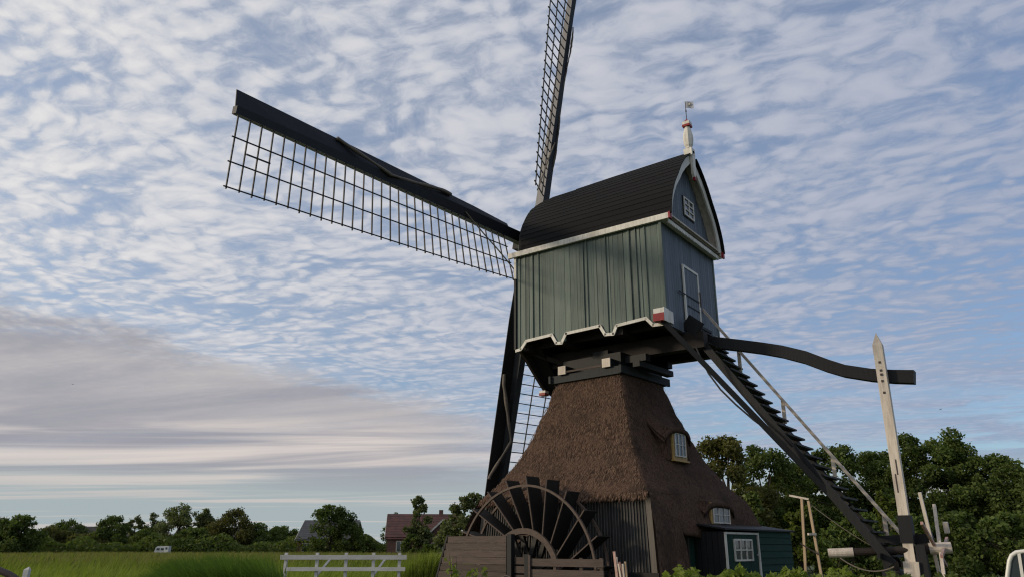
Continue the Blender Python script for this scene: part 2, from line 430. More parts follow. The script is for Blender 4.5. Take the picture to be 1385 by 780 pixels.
# ---------------------------------------------------------------- setting: ground
MC = Vector((3.222, 22.9, 0.0))
def gz(x, y):
    d = np.hypot(x - MC.x + 0.6, y - MC.y + 1.2)
    mound = np.clip((8.0 - d) / 3.5, 0, 1); mound = mound * mound * (3 - 2 * mound)
    tail = np.hypot(x - 9.5, y - 18.0); t2 = np.clip((6.0 - tail) / 3.0, 0, 1); t2 = t2 * t2 * (3 - 2 * t2)
    m = np.maximum(mound, t2)
    # the sails sweep low past the far corner of the mound
    s = np.clip((np.hypot(x + 1.3, y - 27.0) - 1.6) / 2.2, 0, 1)
    und = 0.06 * np.sin(x * 0.21 + 1.0) * np.cos(y * 0.17) + 0.03 * np.sin(x * 0.9) * np.sin(y * 0.8)
    return 0.0 + 0.72 * m * s + und * np.clip((np.hypot(x, y) - 2) / 10, 0, 1) + 0.12 * np.clip((np.hypot(x, y) - 14) / 14, 0, 1)
def make_ground():
    rr = np.concatenate([[0.0], np.geomspace(0.6, 60, 90), np.geomspace(66, 9000, 40)])
    na = 180; th = np.linspace(0, 2 * np.pi, na, endpoint=False)
    X = rr[:, None] * np.sin(th)[None]; Y = rr[:, None] * np.cos(th)[None]
    V = np.stack([X, Y, gz(X, Y)], -1).reshape(-1, 3)
    i = np.arange(len(rr) - 1)[:, None] * na; j = np.arange(na)[None]
    F = np.stack([i + j, i + na + j, i + na + (j + 1) % na, i + (j + 1) % na], -1).reshape(-1, 4)[:, ::-1]
    me = np_mesh('ground', V, F)
    o = link('ground', me, M['ground']); o['kind'] = 'structure'
    for p in me.polygons: p.use_smooth = True
make_ground()

# ---------------------------------------------------------------- the thatched lower tower
TZ = 0.72
TY = R(90 + 49.6)
tower = thing('thatched_mill_tower', 'thatched square lower tower carrying the wooden mill body, two small windows in its shaded face', 'mill tower', (2.94, 22.94, TZ), TY)
PROF = [(0.6, 3.22), (1.75, 3.10), (2.15, 3.00), (2.87, 2.74), (3.3, 2.40), (3.8, 2.08), (4.36, 1.80), (5.03, 1.57), (5.7, 1.33), (6.25, 1.18)]
def ta(z): return interp(z, PROF)
def sq_ring(a, n=9, rad=0.16):
    """rounded square, n points a side, starting at the +x +y corner, running counter-clockwise"""
    pts = []
    cs = [(1, 1), (-1, 1), (-1, -1), (1, -1)]
    r = min(rad, a * 0.2)
    for k in range(4):
        cx, cy = cs[k]; nx, ny = cs[(k + 1) % 4]
        for q in range(3):
            t = math.pi / 4 + k * math.pi / 2 + (q - 1) * math.pi / 4
            pts.append((cx * (a - r) + r * math.cos(t), cy * (a - r) + r * math.sin(t)))
        for q in range(1, n):
            f = q / n
            pts.append((cx + (nx - cx) * f, cy + (ny - cy) * f))
            x, y = pts[-1]
            px_, py_ = x * a, y * a
            e = a - r
            pts[-1] = (max(-a, min(a, px_)) if abs(cx - nx) > 0 else cx * a, max(-a, min(a, py_)) if abs(cy - ny) > 0 else cy * a)
    return pts
thn = np.random.default_rng(3)
def thatch_shell():
    b = MB(); zs = list(np.linspace(6.28, 2.87, 26))
    rings = [[(x, y, z) for x, y in sq_ring(ta(z) + 0.012 * math.sin(9 * z))] for z in zs]
    n = len(rings[0])
    # sagging eave with an undercut
    rings.append([(x, y, 2.80) for x, y in sq_ring(2.75)])
    rings.append([(x, y, 2.70) for x, y in sq_ring(2.62)])
    rings.append([(x, y, 2.74) for x, y in sq_ring(2.35)])
    for ri in rings:
        b.v += [(x + thn.normal(0, .008), y + thn.normal(0, .008), z + thn.normal(0, .008)) for x, y, z in ri]
    for i in range(len(rings) - 1):
        for j in range(n):
            a = i * n + j; c = i * n + (j + 1) % n; b.f.append((a, c, c + n, a + n))
    return b.build('thatch', M['thatch'], tower, smooth=True)
th_obj = thatch_shell()
def skirt(axis_sign, axis, u0, u1, zb, name='thatch_skirt'):
    """thatch carried on below the eave over one face between two positions along it"""
    b = MB(); nz, nu = 10, 12
    for i in range(nz + 2):
        z = 2.90 - (2.90 - zb) * min(i, nz) / nz
        a = ta(max(z, 0.6)) + 0.015
        if i == nz + 1: a -= 0.40; z += 0.05
        for j in range(nu + 1):
            f = j / nu
            lo = max(-ta(z), u0) if u0 > -2.7 else -ta(z); hi = min(ta(z), u1) if u1 < 2.6 else ta(z)
            u = lo + (hi - lo) * f
            u = max(-ta(z), min(ta(z), u))
            v = axis_sign * a + thn.normal(0, .006)
            zz_ = z + (0.03 * math.sin(u * 5) if i >= nz else 0)
            b.v.append((v, u, zz_) if axis == 0 else (u, v, zz_))
    for i in range(nz + 1):
        for j in range(nu):
            k = i * (nu + 1) + j; b.f.append((k, k + 1, k + nu + 2, k + nu + 1))
    return b.build(name, M['thatch'], tower, smooth=True)
skirt(-1, 0, 1.72, 2.9, 0.80)
skirt(-1, 0, -3.0, 1.72, 1.86)
skirt(-1, 1, -3.0, 3.0, 1.80)
skirt(1, 0, -3.0, 3.0, 1.80)
# loose reed ends that roughen the thatch
def reed_ends():
    V = []; n = 26000
    rg = np.random.default_rng(5)
    z = rg.uniform(2.72, 6.25, n); zt = np.array([p[0] for p in PROF]); at = np.array([p[1] for p in PROF])
    # denser low down where the faces are wider
    keep = rg.uniform(0, 1, n) < np.interp(z, zt, at) / 2.75; z = z[keep]; n = len(z)
    face = rg.integers(0, 4, n); face[rg.uniform(0, 1, n) < 0.55] = 0
    a = np.interp(z, zt, at); u = rg.uniform(-1, 1, n) * (a - 0.05)
    ext = rg.uniform(0, 1, n) < 0.12; 
    L = rg.uniform(0.05, 0.13, n); lift = rg.uniform(-0.005, 0.032, n)
    z2 = z - L; a2 = np.interp(z2, zt, at) + lift
    wd = rg.uniform(0.004, 0.010, n); du = rg.normal(0, 0.012, n)
    def place(fc, uu, vv, zz_):
        x = np.where(fc == 0, uu, np.where(fc == 1, -vv, np.where(fc == 2, uu, vv)))
        y = np.where(fc == 0, vv, np.where(fc == 1, uu, np.where(fc == 2, -vv, uu)))
        return np.stack([x, y, zz_], -1)
    A = place(face, u - wd, a + 0.004, z); B_ = place(face, u + wd, a + 0.004, z); C = place(face, u + du, a2 + 0.004, z2)
    V = np.stack([A, B_, C], 1).reshape(-1, 3); F = np.arange(3 * n).reshape(-1, 3)
    # ragged fringe under the eaves and on the skirt of the shaded face
    m = 5200; u = rg.uniform(-2.72, 2.72, m); fc = rg.integers(0, 2, m)
    z0 = 2.86 + rg.normal(0, 0.02, m); ln = rg.uniform(0.06, 0.17, m)
    A = place(fc, u - .008, np.full(m, 2.72), z0); B_ = place(fc, u + .008, np.full(m, 2.72), z0); C = place(fc, u + rg.normal(0, .02, m), 2.70 + rg.uniform(-.06, .10, m), z0 - ln)
    fr = np.stack([A, B_, C], 1)[fc == 0].reshape(-1, 3)
    F2 = np.arange(len(fr)).reshape(-1, 3) + len(V)
    me = np_mesh('reed_ends', np.concatenate([V, fr]), np.concatenate([F, F2]))
    o = link('reed_ends', me, M['straw'], tower); o['kind'] = 'stuff'
reed_ends()
# boarded wall below the eave, behind the scoop wheel
b = MB(); b.prism([(2.30, 2.80), (2.50, 2.80), (2.64, TZ - 0.3), (2.30, TZ - 0.3)], 0, -2.62, 2.66)
wall = b.build('boarded_wall', M['wallboard'], tower)
nb = 62
for i in range(nb):
    x0 = -2.60 + 5.20 * (i + 0.5) / nb
    s = 1 + 0.055
    bar('wall_board', M['wallboard'], wall, (x0, 2.515 + 0.004 * (i % 2), 2.80), (x0 * s, 2.655 + 0.004 * (i % 2), TZ - 0.25), 0.078, 0.03, (0, 1, 0), 0.05 * (i % 3 - 1))
    bar('cover_batten', M['batten'], wall, (x0 + 0.042, 2.545, 2.80), ((x0 + 0.042) * s, 2.685, TZ - 0.25), 0.024, 0.024, (0, 1, 0))
b = MB(); b.beam((-2.66, 2.57, 2.82), (-2.86, 2.72, TZ - 0.3), 0.15, 0.14, (0, 1, 0)); b.build('corner_post', M['cornerpost'], tower)
b = MB(); b.beam((2.66, 2.52, 2.82), (2.86, 2.66, TZ - 0.3), 0.15, 0.14, (0, 1, 0)); b.build('corner_post', M['cornerpost'], tower)
b = MB(); b.box((-2.95, 2.62, TZ - 0.2), (2.9, 2.80, TZ + 0.33)); b.build('wall_plinth', M['black'], tower)
# inner walls in the shade under the skirts
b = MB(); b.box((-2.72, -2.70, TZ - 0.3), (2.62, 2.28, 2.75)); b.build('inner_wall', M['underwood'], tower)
# entrance in the shaded face
b = MB(); b.box((-2.86, 0.65, TZ), (-2.72, 1.60, 2.02)); dr = b.build('door', M['shed'], tower)
for y_ in (0.72, 1.62): bar('door_post', M['shed'], dr, (-2.90, y_, TZ), (-2.90, y_, 1.98), 0.09, 0.12, (0, 1, 0))
bar('door_plank', M['oldwood'], dr, (-2.885, 1.2, TZ), (-2.885, 1.2, 1.95), 0.035, 0.04, (0, 1, 0))
# thatched eyebrow windows in the shaded face
def eyebrow(y0, y1, z0, z1, x, hood, over):
    ym = (y0 + y1) / 2; hw = (y1 - y0) / 2
    b = MB(); b.box((x, y0 - 0.085, z0 - 0.085), (x + 0.10, y1 + 0.085, z1 + 0.085))
    win = b.build('window', M['ochre'], tower)
    b = MB(); b.box((x - 0.012, y0, z0), (x + 0.02, y1, z1)); b.build('pane', M['curtain'], win)
    for k in range(1, 3): bar('glazing_bar', M['white'], win, (x - 0.022, y0 + (y1 - y0) * k / 3, z0), (x - 0.022, y0 + (y1 - y0) * k / 3, z1), 0.017, 0.03, (1, 0, 0))
    bar('glazing_bar', M['white'], win, (x - 0.022, y0, z0 + (z1 - z0) * 0.5), (x - 0.022, y1, z0 + (z1 - z0) * 0.5), 0.017, 0.028, (1, 0, 0))
    for a_, c_ in (((x - 0.018, y0, z0 + .02), (x - 0.018, y1, z0 + .02)), ((x - 0.018, y0, z1 - .02), (x - 0.018, y1, z1 - .02))): bar('sash_rail', M['white'], win, a_, c_, 0.026, 0.03, (1, 0, 0))
    for yy in (y0 + .02, y1 - .02): bar('sash_stile', M['white'], win, (x - 0.018, yy, z0), (x - 0.018, yy, z1), 0.026, 0.03, (1, 0, 0))
    b = MB(); b.box((x - 0.06, y0 - 0.12, z0 - 0.13), (x + 0.08, y1 + 0.12, z0 - 0.087)); b.build('sill', M['ochre'], win)
    # hood: a curved shell that grows out of the roof and overhangs the window, with cheeks
    b = MB(); nu, nv = 20, 10
    for layer in (0, 1):
        for i in range(nv + 1):
            f = i / nv
            for j in range(nu + 1):
                u = -1 + 2 * j / nu
                ww = hw + 0.42 * (1 - 0.25 * f) + 0.10
                y = ym + u * ww
                crest = math.cos(u * math.pi / 2) ** 0.45 if abs(u) < 1 else 0.0
                zt_ = z1 + 0.07 + hood * crest - 0.26 * abs(u) ** 4 - layer * 0.13
                xo = x - over + 0.10 * (1 - crest)
                zin = z1 + 0.50 + 0.35 * crest - 0.1 * abs(u)
                xin = -ta(zin) + 0.02
                xx = xo * f + xin * (1 - f); z_ = zt_ * f + zin * (1 - f) - 0.16 * math.sin(f * math.pi) * (0.4 + 0.6 * crest)
                xs = -ta(z_) - 0.01
                b.v.append((min(xx, xs) if layer == 0 else min(xx, xs) + 0.02, y, z_))
    n1 = (nu + 1) * (nv + 1)
    for l_ in (0, 1):
        for i in range(nv):
            for j in range(nu):
                k = l_ * n1 + i * (nu + 1) + j; b.f.append((k, k + 1, k + nu + 2, k + nu + 1))
    for j in range(nu):
        k = nv * (nu + 1) + j; b.f.append((k, k + 1, k + 1 + n1, k + n1))
    b.build('thatch_hood', M['thatch'], win, smooth=True)
    # cheeks down both sides and apron
    for yy, sgn in ((y0 - 0.085, -1), (y1 + 0.085, 1)):
        b = MB()
        zs = np.linspace(z0 - 0.12, z1 + 0.12, 7)
        poly = [(x + 0.05, z) for z in zs] + [(max(-ta(z) + 0.08, x + 0.06), z) for z in zs[::-1]]
        b.prism(poly, 1, yy, yy + sgn * 0.22); b.build('thatch_cheek', M['thatch'], win)
    return win
eyebrow(-0.36, 0.24, 3.95, 4.60, -2.16, 0.05, 0.07)
eyebrow(-0.98, -0.02, 2.20, 2.64, -3.00, 0.02, 0.07)
# curb and bearing timbers on top of the tower
b = MB()
for s_ in (-1, 1):
    b.beam((s_ * 1.24, -1.36, 6.33), (s_ * 1.24, 1.36, 6.33), 0.07, 0.22)
b.beam((-1.20, 1.24, 6.33), (1.20, 1.24, 6.33), 0.07, 0.22); b.beam((-1.20, -1.24, 6.33), (1.20, -1.24, 6.33), 0.07, 0.22)
b.build('curb_board', M['wallboard'], tower)
b = MB(); b.box((-1.16, -1.16, 6.05), (1.16, 1.16, 6.44)); b.build('top_frame', M['black'], tower)
for (x_, y_) in ((0.78, 0), (-0.78, 0)):
    bar('bearing_beam', M['black'], tower, (x_, -1.55, 6.56), (x_, 1.32, 6.56), 0.26, 0.24)
for (x_) in (0.78, -0.78):
    bar('beam_end', M['offwhite'], tower, (x_, 1.322, 6.56), (x_, 1.36, 6.56), 0.27, 0.25)
for (y_) in (0.62, -0.62):
    bar('bearing_beam', M['black'], tower, (-1.72, y_, 6.70), (1.40, y_, 6.70), 0.26, 0.20)
bar('bearing_beam', M['black'], tower, (-1.55, -0.9, 6.48), (-1.55, 1.0, 6.48), 0.22, 0.16)
b = MB(); b.box((-1.02, -0.80, 6.42), (1.02, 0.95, 6.92)); b.build('post_housing', M['black'], tower)
bar('grey_lath', M['oldwood'], tower, (-0.62, 1.33, 6.50), (0.62, 1.33, 6.50), 0.03, 0.05)

# ---------------------------------------------------------------- the turning mill body
BY = R(90 + 54.0)
BZ = 6.86
body = thing('windmill', 'green boarded turning windmill house with rounded black roof and blue-grey gable', 'windmill', (MC.x, MC.y, BZ), BY)
HX, HY, ZE, ZB = 2.48, 1.825, 10.28, 7.30
TRIM = [(2.46, 7.25), (2.28, 7.27), (2.08, 7.50), (1.17, 7.55), (1.01, 7.27), (0.83, 7.25), (0.67, 7.51), (-0.46, 7.55), (-0.62, 7.27), (-0.88, 7.25), (-0.99, 7.47), (-1.90, 7.53), (-2.10, 7.30), (-2.46, 7.28)]
def trim_z(x): return interp(-x, [(-a, b_) for a, b_ in TRIM])
# core behind the boards
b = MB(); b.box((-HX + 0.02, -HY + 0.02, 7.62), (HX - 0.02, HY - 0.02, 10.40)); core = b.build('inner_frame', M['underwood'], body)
rb = random.Random(21)
def side_wall(sgn):
    b = MB(); b.box((-HX, sgn * (HY - 0.018), ZB + 0.3), (HX, sgn * (HY - 0.004), ZE + 0.02)); wl = b.build('side_wall', M['green_board'], body)
    xs = [-HX]
    while xs[-1] < HX - 0.12: xs.append(xs[-1] + rb.uniform(0.10, 0.23))
    xs[-1] = HX
    for a_, c_ in zip(xs, xs[1:]):
        xm = (a_ + c_) / 2
        zlo = trim_z(xm) + 0.02
        o = bar('board', M['green_board'], wl, (xm, sgn * (HY + 0.012 + rb.uniform(-.004, .008)), zlo), (xm, sgn * (HY + 0.012), ZE + 0.02), c_ - a_ + 0.012, 0.026, (0, sgn, 0), rb.uniform(-0.03, 0.16) * sgn)
    for a_ in xs[1:-1]:
        if rb.random() < 0.25:
            zlo = trim_z(a_) + 0.02
            bar('cover_strip', M['green_board'], wl, (a_, sgn * (HY + 0.045), zlo), (a_, sgn * (HY + 0.045), ZE + 0.02), 0.032, 0.024, (0, sgn, 0))
    # white toothed lower trim
    for (x0, z0), (x1, z1) in zip(TRIM, TRIM[1:]):
        p0 = Vector((x0, sgn * (HY + 0.055), z0)); p1 = Vector((x1, sgn * (HY + 0.055), z1)); d = (p1 - p0).normalized() * 0.025
        bar('trim_board', M['white'], wl, p0 - d, p1 + d, 0.03, 0.085, (0, 0, 1))
    return wl
side_wall(1); side_wall(-1)
def _arch():
    ks = [(10.36, 1.94), (10.65, 1.90), (10.95, 1.81), (11.25, 1.67), (11.55, 1.48), (11.85, 1.24), (12.15, 1.04), (12.45, 0.77), (12.70, 0.49), (12.90, 0.22), (13.02, 0.0)]
    return ks
ROOFP = _arch()
def rw(z): return interp(z, ROOFP)
def end_wall(x, sgn, name, mat):
    zs = np.linspace(10.36, 12.80, 14)
    poly = [(-HY + .02, ZB + 0.02), (HY - .02, ZB + 0.02)] + [(max(rw(z) - 0.16, 0.02), z) for z in zs] + [(-max(rw(z) - 0.16, 0.02), z) for z in zs[::-1]]
    b = MB(); b.prism(poly, 0, x - sgn * 0.03, x); wl = b.build(name, mat, body)
    n = 24; wd = (2 * HY) / n
    for i in range(n):
        ym = -HY + wd * (i + 0.5)
        ztop = 12.75
        for z in np.linspace(12.75, 10.3, 60):
            if rw(z) - 0.16 > abs(ym) + wd / 2: ztop = z; break
        else: ztop = 10.35
        bar('board', mat, wl, (x + sgn * 0.012, ym, ZB - 0.02), (x + sgn * (0.012), ym, ztop), wd - 0.012, 0.024, (1, 0, 0), 0.05 * (1 if i % 2 else -1))
    return wl
tailwall = end_wall(-HX, -1, 'tail_wall', M['blue_board'])
end_wall(HX, 1, 'breast_wall', M['green_board'])
# corner boards
for x_ in (-HX - 0.005, HX + 0.012):
    for y_ in (1, -1):
        if x_ < 0: bar('corner_board', M['green_board'], body, (x_, y_ * (HY + 0.03), ZB), (x_, y_ * (HY + 0.03), ZE), 0.09, 0.075, (1, 0, 0))
        else:
            bar('corner_board', M['black'], body, (x_, y_ * (HY + 0.03), ZB), (x_, y_ * (HY + 0.03), 9.55), 0.09, 0.075, (1, 0, 0))
            bar('corner_board', M['white'], body, (x_, y_ * (HY + 0.03), 9.55), (x_, y_ * (HY + 0.03), ZE), 0.09, 0.075, (1, 0, 0))
# gable trim: arched white barge boards, tie beam with scalloped edge
b = MB()
zs = list(np.linspace(10.40, 12.98, 30))
for sgn in (1, -1):
    for z0, z1 in zip(zs, zs[1:]):
        o0, o1 = rw(z0) - 0.02, rw(z1) - 0.02
        w0 = 0.20 + 0.10 * max(0, (z0 - 11.6)) ; w1 = 0.20 + 0.10 * max(0, (z1 - 11.6))
        i0, i1 = max(o0 - w0, 0.0), max(o1 - w1, 0.0)
        vs = []
        for x_ in (-2.80, -2.745):
            vs += [(x_, sgn * o0, z0), (x_, sgn * o1, z1), (x_, sgn * i1, z1 - (0.06 if i1 > 0 else 0)), (x_, sgn * i0, z0 - (0.06 if i0 > 0 else 0))]
        b.add(vs, [(0, 1, 2, 3), (7, 6, 5, 4), (0, 4, 5, 1), (2, 6, 7, 3), (1, 5, 6, 2), (3, 7, 4, 0)])
gable = b.build('barge_board', M['white'], body)
# soffit between gable wall and barge board
b = MB()
for sgn in (1, -1):
    for z0, z1 in zip(zs, zs[1:]):
        o0, o1 = max(rw(z0) - 0.16, 0), max(rw(z1) - 0.16, 0)
        b.add([(-2.742, sgn * o0, z0), (-2.742, sgn * o1, z1), (-2.48, sgn * o1, z1), (-2.48, sgn * o0, z0)], [(0, 1, 2, 3)])
b.build('soffit', M['offwhite'], body)
b = MB(); b.box((-2.72, -1.92, 10.23), (-2.52, 1.86, 10.40)); tie = b.build('tie_beam', M['white'], body)
bar('tie_mould', M['offwhite'], tie, (-2.74, -1.94, 10.405), (-2.74, 1.90, 10.405), 0.10, 0.05)
bar('dark_strip', M['oldwood'], tie, (-2.735, -1.93, 10.318), (-2.735, 1.88, 10.318), 0.03, 0.035)
n = 36
for i in range(n):
    y0 = -1.88 + 3.70 * i / n; y1 = -1.88 + 3.70 * (i + 1) / n
    if i == 0:
        bb = MB(); bb.prism([(-0.05, 0), (0.05, 0), (0.035, -0.05), (0, -0.075), (-0.035, -0.05)], 0, -0.02, 0.02); sc_me = bb.mesh('scallop'); sc_me.materials.append(M['white'])
    o = bpy.data.objects.new('scallop', sc_me); col.objects.link(o); o.parent = tie; o.location = (-2.70, (y0 + y1) / 2, 10.232)
# eaves boards along both sides, red ends
for sgn in (1, -1):
    b = MB(); b.box((-2.80, sgn * 1.90 if sgn > 0 else -1.985, 10.235), (2.70, 1.985 if sgn > 0 else -1.90, 10.40)); ev = b.build('eaves_board', M['white'], body)
    bar('board_end', M['red'], ev, (-2.803, sgn * 1.945, 10.315), (-2.86, sgn * 1.945, 10.315), 0.13, 0.19)
    b = MB(); b.box((-2.80, min(sgn * 1.84, sgn * 1.895), 10.29), (2.66, max(sgn * 1.84, sgn * 1.895), 10.36)); b.build('eaves_soffit', M['offwhite'], body)
# roof: courses of black boards, rounded hip at the head
HEAD = [(10.36, 2.70), (11.2, 2.80), (11.9, 2.83), (12.2, 2.78), (12.6, 2.50), (12.82, 2.08), (12.95, 1.6), (13.02, 1.3)]
def xhead(z): return interp(z, HEAD)
def ridge_z(x): return 0.05 - 0.02 * (x + 2.6)      # the ridge sinks slightly towards the head
b = MB(); nz = 34
zs = np.concatenate([np.linspace(10.36, 12.6, 22), np.linspace(12.66, 13.02, 10)])
prof = []
for z in zs:
    xh = xhead(z); wz = rw(z)
    ring = [(x_, wz) for x_ in np.linspace(-2.86, xh - 0.25 * wz, 10)]
    for t in np.linspace(0, math.pi, 17)[1:-1]:
        ring.append((xh - 0.25 * wz + 0.25 * wz * math.sin(t), wz * math.cos(t)))
    ring += [(x_, -wz) for x_ in np.linspace(xh - 0.25 * wz, -2.86, 10)]
    prof.append([(x_, y_, z + ridge_z(x_) * (z - 10.36) / 2.66) for x_, y_ in ring])
m_ = len(prof[0])
for r_ in prof: b.v += r_
for i in range(len(prof) - 1):
    for j in range(m_ - 1):
        k = i * m_ + j; b.f.append((k, k + 1, k + 1 + m_, k + m_))
roof = b.build('roof', M['roof'], body, smooth=True)
# lapped boards over the sides
def course(sgn, z0, z1, i):
    b = MB(); xs = np.linspace(-2.90, xhead(z0) - 0.25 * rw(z0) - 0.02, 7)
    rows = []
    for x_ in xs:
        def pt(z, out):
            w_ = rw(z); dzp = ridge_z(x_) * (z - 10.36) / 2.66
            # outward normal of the profile
            e = 0.03; dw = rw(z + e) - rw(z - e); nn = Vector((2 * e, -dw)).normalized()
            return (x_, sgn * (w_ + nn.x * out), z + dzp + nn.y * out)
        rows.append([pt(z0, 0.034), pt(z1, 0.022), pt(z1, 0.004), pt(z0, 0.004)])
    for r_ in rows: b.v += r_
    for q in range(len(rows) - 1):
        for j in range(4):
            a_ = q * 4 + j; c_ = q * 4 + (j + 1) % 4; b.f.append((a_, c_, c_ + 4, a_ + 4))
    b.f.append((0, 1, 2, 3)); b.f.append(tuple(len(rows) * 4 - 4 + j for j in (3, 2, 1, 0)))
    return b.build('roof_board', M['roof'], roof)
arc = [10.36]
while arc[-1] < 12.86: 
    z = arc[-1]; dw = abs(rw(z + .05) - rw(z)) / .05; arc.append(z + 0.205 / math.hypot(1, dw))
for sgn in (1, -1):
    for i, (z0, z1) in enumerate(zip(arc, arc[1:])): course(sgn, z0, min(z1 + 0.02, 12.98), i)
b = MB(); b.tube([(-2.92, 0, 13.085), (-1.5, 0, 13.06), (0, 0, 13.03), (1.3, 0, 12.99)], 0.045, 8); b.build('ridge_cap', M['roof'], roof)
# door and gable window in the tail wall
b = MB(); b.box((-2.532, -0.36, 7.72), (-2.50, 0.60, 9.24)); dr = b.build('door', M['blue_board'], body)
for p0, p1 in (((-2.545, 0.63, 7.66), (-2.545, 0.63, 9.30)), ((-2.545, -0.39, 7.66), (-2.545, -0.39, 9.30))): bar('door_frame', M['white'], dr, p0, p1, 0.075, 0.045, (1, 0, 0))
bar('door_frame', M['white'], dr, (-2.545, 0.66, 9.285), (-2.545, -0.42, 9.285), 0.045, 0.075)
for i in range(5): bar('door_plank', M['blue_board'], dr, (-2.540, 0.50 - 0.19 * i, 7.72), (-2.540, 0.50 - 0.19 * i, 9.24), 0.175, 0.02, (1, 0, 0))
bar('door_strap', M['black'], dr, (-2.56, 1.05, 8.42), (-2.56, -0.36, 8.42), 0.02, 0.035)
bar('door_handle', M['iron'], dr, (-2.57, -0.42, 8.30), (-2.57, -0.42, 8.75), 0.05, 0.06, (1, 0, 0))
bar('door_strap', M['black'], dr, (-2.558, 0.5, 8.12), (-2.558, -0.36, 8.12), 0.02, 0.03)
def small_window(parent, x, y0, y1, z0, z1, cols, rows, name='window'):
    b = MB(); b.box((x, y0, z0), (x + 0.03, y1, z1)); wn = b.build(name, M['glass'], parent)
    for k in range(cols + 1): bar('glazing_bar', M['white'], wn, (x - 0.012, y0 + (y1 - y0) * k / cols, z0 - .02), (x - 0.012, y0 + (y1 - y0) * k / cols, z1 + .02), 0.042 if k in (0, cols) else 0.03, 0.035, (1, 0, 0))
    for k in range(rows + 1): bar('glazing_bar', M['white'], wn, (x - 0.014, y0, z0 + (z1 - z0) * k / rows), (x - 0.014, y1, z0 + (z1 - z0) * k / rows), 0.03, 0.042 if k in (0, rows) else 0.03)
    return wn
gw = small_window(body, -2.535, -0.50, 0.16, 11.06, 11.62, 2, 3)
b = MB(); b.box((-2.528, -0.56, 11.0), (-2.505, 0.22, 11.68)); b.build('window_surround', M['black'], gw)
# white block with red face: end of the cross beam at the tail corner
for sgn in (1, -1):
    b = MB(); b.box((-2.56, min(sgn * 1.55, sgn * 2.16), 7.33), (-2.26, max(sgn * 1.55, sgn * 2.16), 7.66)); be = b.build('cross_beam_end', M['white'], body)
    b = MB(); b.box((-2.57, min(sgn * 1.98, sgn * 2.18), 7.31), (-2.25, max(sgn * 1.98, sgn * 2.18), 7.52)); b.build('red_cap', M['red'], be)
    b = MB(); b.box((-2.575, min(sgn * 1.86, sgn * 2.168), 7.30), (-2.555, max(sgn * 1.86, sgn * 2.168), 7.668)); b.build('white_plate', M['white'], be)
# underside: floor, long beams, cross beams, head board
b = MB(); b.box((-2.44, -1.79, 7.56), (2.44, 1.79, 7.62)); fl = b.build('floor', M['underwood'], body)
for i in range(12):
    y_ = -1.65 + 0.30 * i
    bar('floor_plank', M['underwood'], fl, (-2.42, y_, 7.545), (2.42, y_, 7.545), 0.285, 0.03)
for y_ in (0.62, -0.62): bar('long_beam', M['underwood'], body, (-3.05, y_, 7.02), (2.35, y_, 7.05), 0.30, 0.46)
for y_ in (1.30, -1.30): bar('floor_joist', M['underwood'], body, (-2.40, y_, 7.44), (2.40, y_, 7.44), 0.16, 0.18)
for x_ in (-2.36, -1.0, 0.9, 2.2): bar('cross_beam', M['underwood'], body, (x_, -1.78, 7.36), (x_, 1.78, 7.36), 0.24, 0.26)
bar('saddle_beam', M['black'], body, (0.0, -1.1, 6.95), (0.0, 1.1, 6.95), 0.5, 0.18)
b = MB(); b.box((-0.75, -0.6, 6.86), (0.75, 0.6, 7.30)); b.build('post_head', M['black'], body)
poly = [(-1.80, 7.52), (1.80, 7.52), (1.80, 7.28), (1.50, 7.06), (1.15, 6.78), (0.70, 6.42), (0.42, 6.22), (0.0, 6.14), (-0.42, 6.22), (-0.70, 6.42), (-1.15, 6.78), (-1.50, 7.06), (-1.80, 7.28)]
b = MB(); b.prism(poly, 0, 2.36, 2.45); hb = b.build('head_board', M['underwood'], body)
b = MB(); b.prism([(-1.5, 7.5), (1.5, 7.5), (0.35, 6.3), (-0.35, 6.3)], 0, 1.9, 2.35); b.build('head_frame', M['black'], hb)
b = MB(); b.box((2.34, 0.30, 6.10), (2.56, 0.52, 6.18)); b.build('red_tip', M['red'], hb)
b = MB(); b.box((2.34, 0.30, 6.182), (2.56, 0.50, 6.25)); b.build('white_tip', M['white'], hb)
for x0 in (1.35, 2.0): bar('head_brace', M['underwood'], body, (x0, 0.62, 6.85), (2.38, 1.3, 7.3), 0.14, 0.14)

# finial and vane on the tail end of the ridge
fin = thing('gable_finial', 'white turned wooden finial with dark red collar on the black roof end', 'finial', (MC.x, MC.y, 13.0), BY)
b = MB(); b.box((-2.90, -0.13, 12.96), (-2.64, 0.13, 13.22)); b.build('base_block', M['white'], fin)
b = MB()
c4 = [(0.105, 13.25), (0.10, 13.30), (0.13, 13.36), (0.155, 13.55), (0.15, 13.70), (0.115, 13.88), (0.09, 13.97), (0.09, 14.0)]
b.lathe([(r_, z_) for r_, z_ in c4], (-2.77, 0, 0), 8); b.build('baluster', M['white'], fin)
b = MB(); b.lathe([(0.10, 13.22), (0.12, 13.235), (0.10, 13.25)], (-2.77, 0, 0), 8); b.build('ring', M['red'], fin)
b = MB(); b.box((-2.89, -0.12, 14.0), (-2.65, 0.12, 14.07)); b.build('collar', M['red'], fin)
b = MB(); b.box((-2.885, -0.115, 14.07), (-2.655, 0.115, 14.17)); b.build('cap', M['white'], fin)
b = MB(); b.lathe([(0.15, 14.17), (0.06, 14.24), (0.02, 14.28)], (-2.77, 0, 0), 4); b.build('cap_point', M['red'], fin)
b = MB(); b.prism([(-0.10, 13.0), (0.10, 13.0), (0.085, 12.35), (0.06, 12.28), (0.0, 12.14), (-0.06, 12.28), (-0.085, 12.35)], 0, -2.90, -2.815); b.build('drop_board', M['white'], fin)
b = MB(); b.box((-2.91, -0.045, 12.14), (-2.83, 0.045, 12.24)); b.build('drop_tip', M['red'], fin)
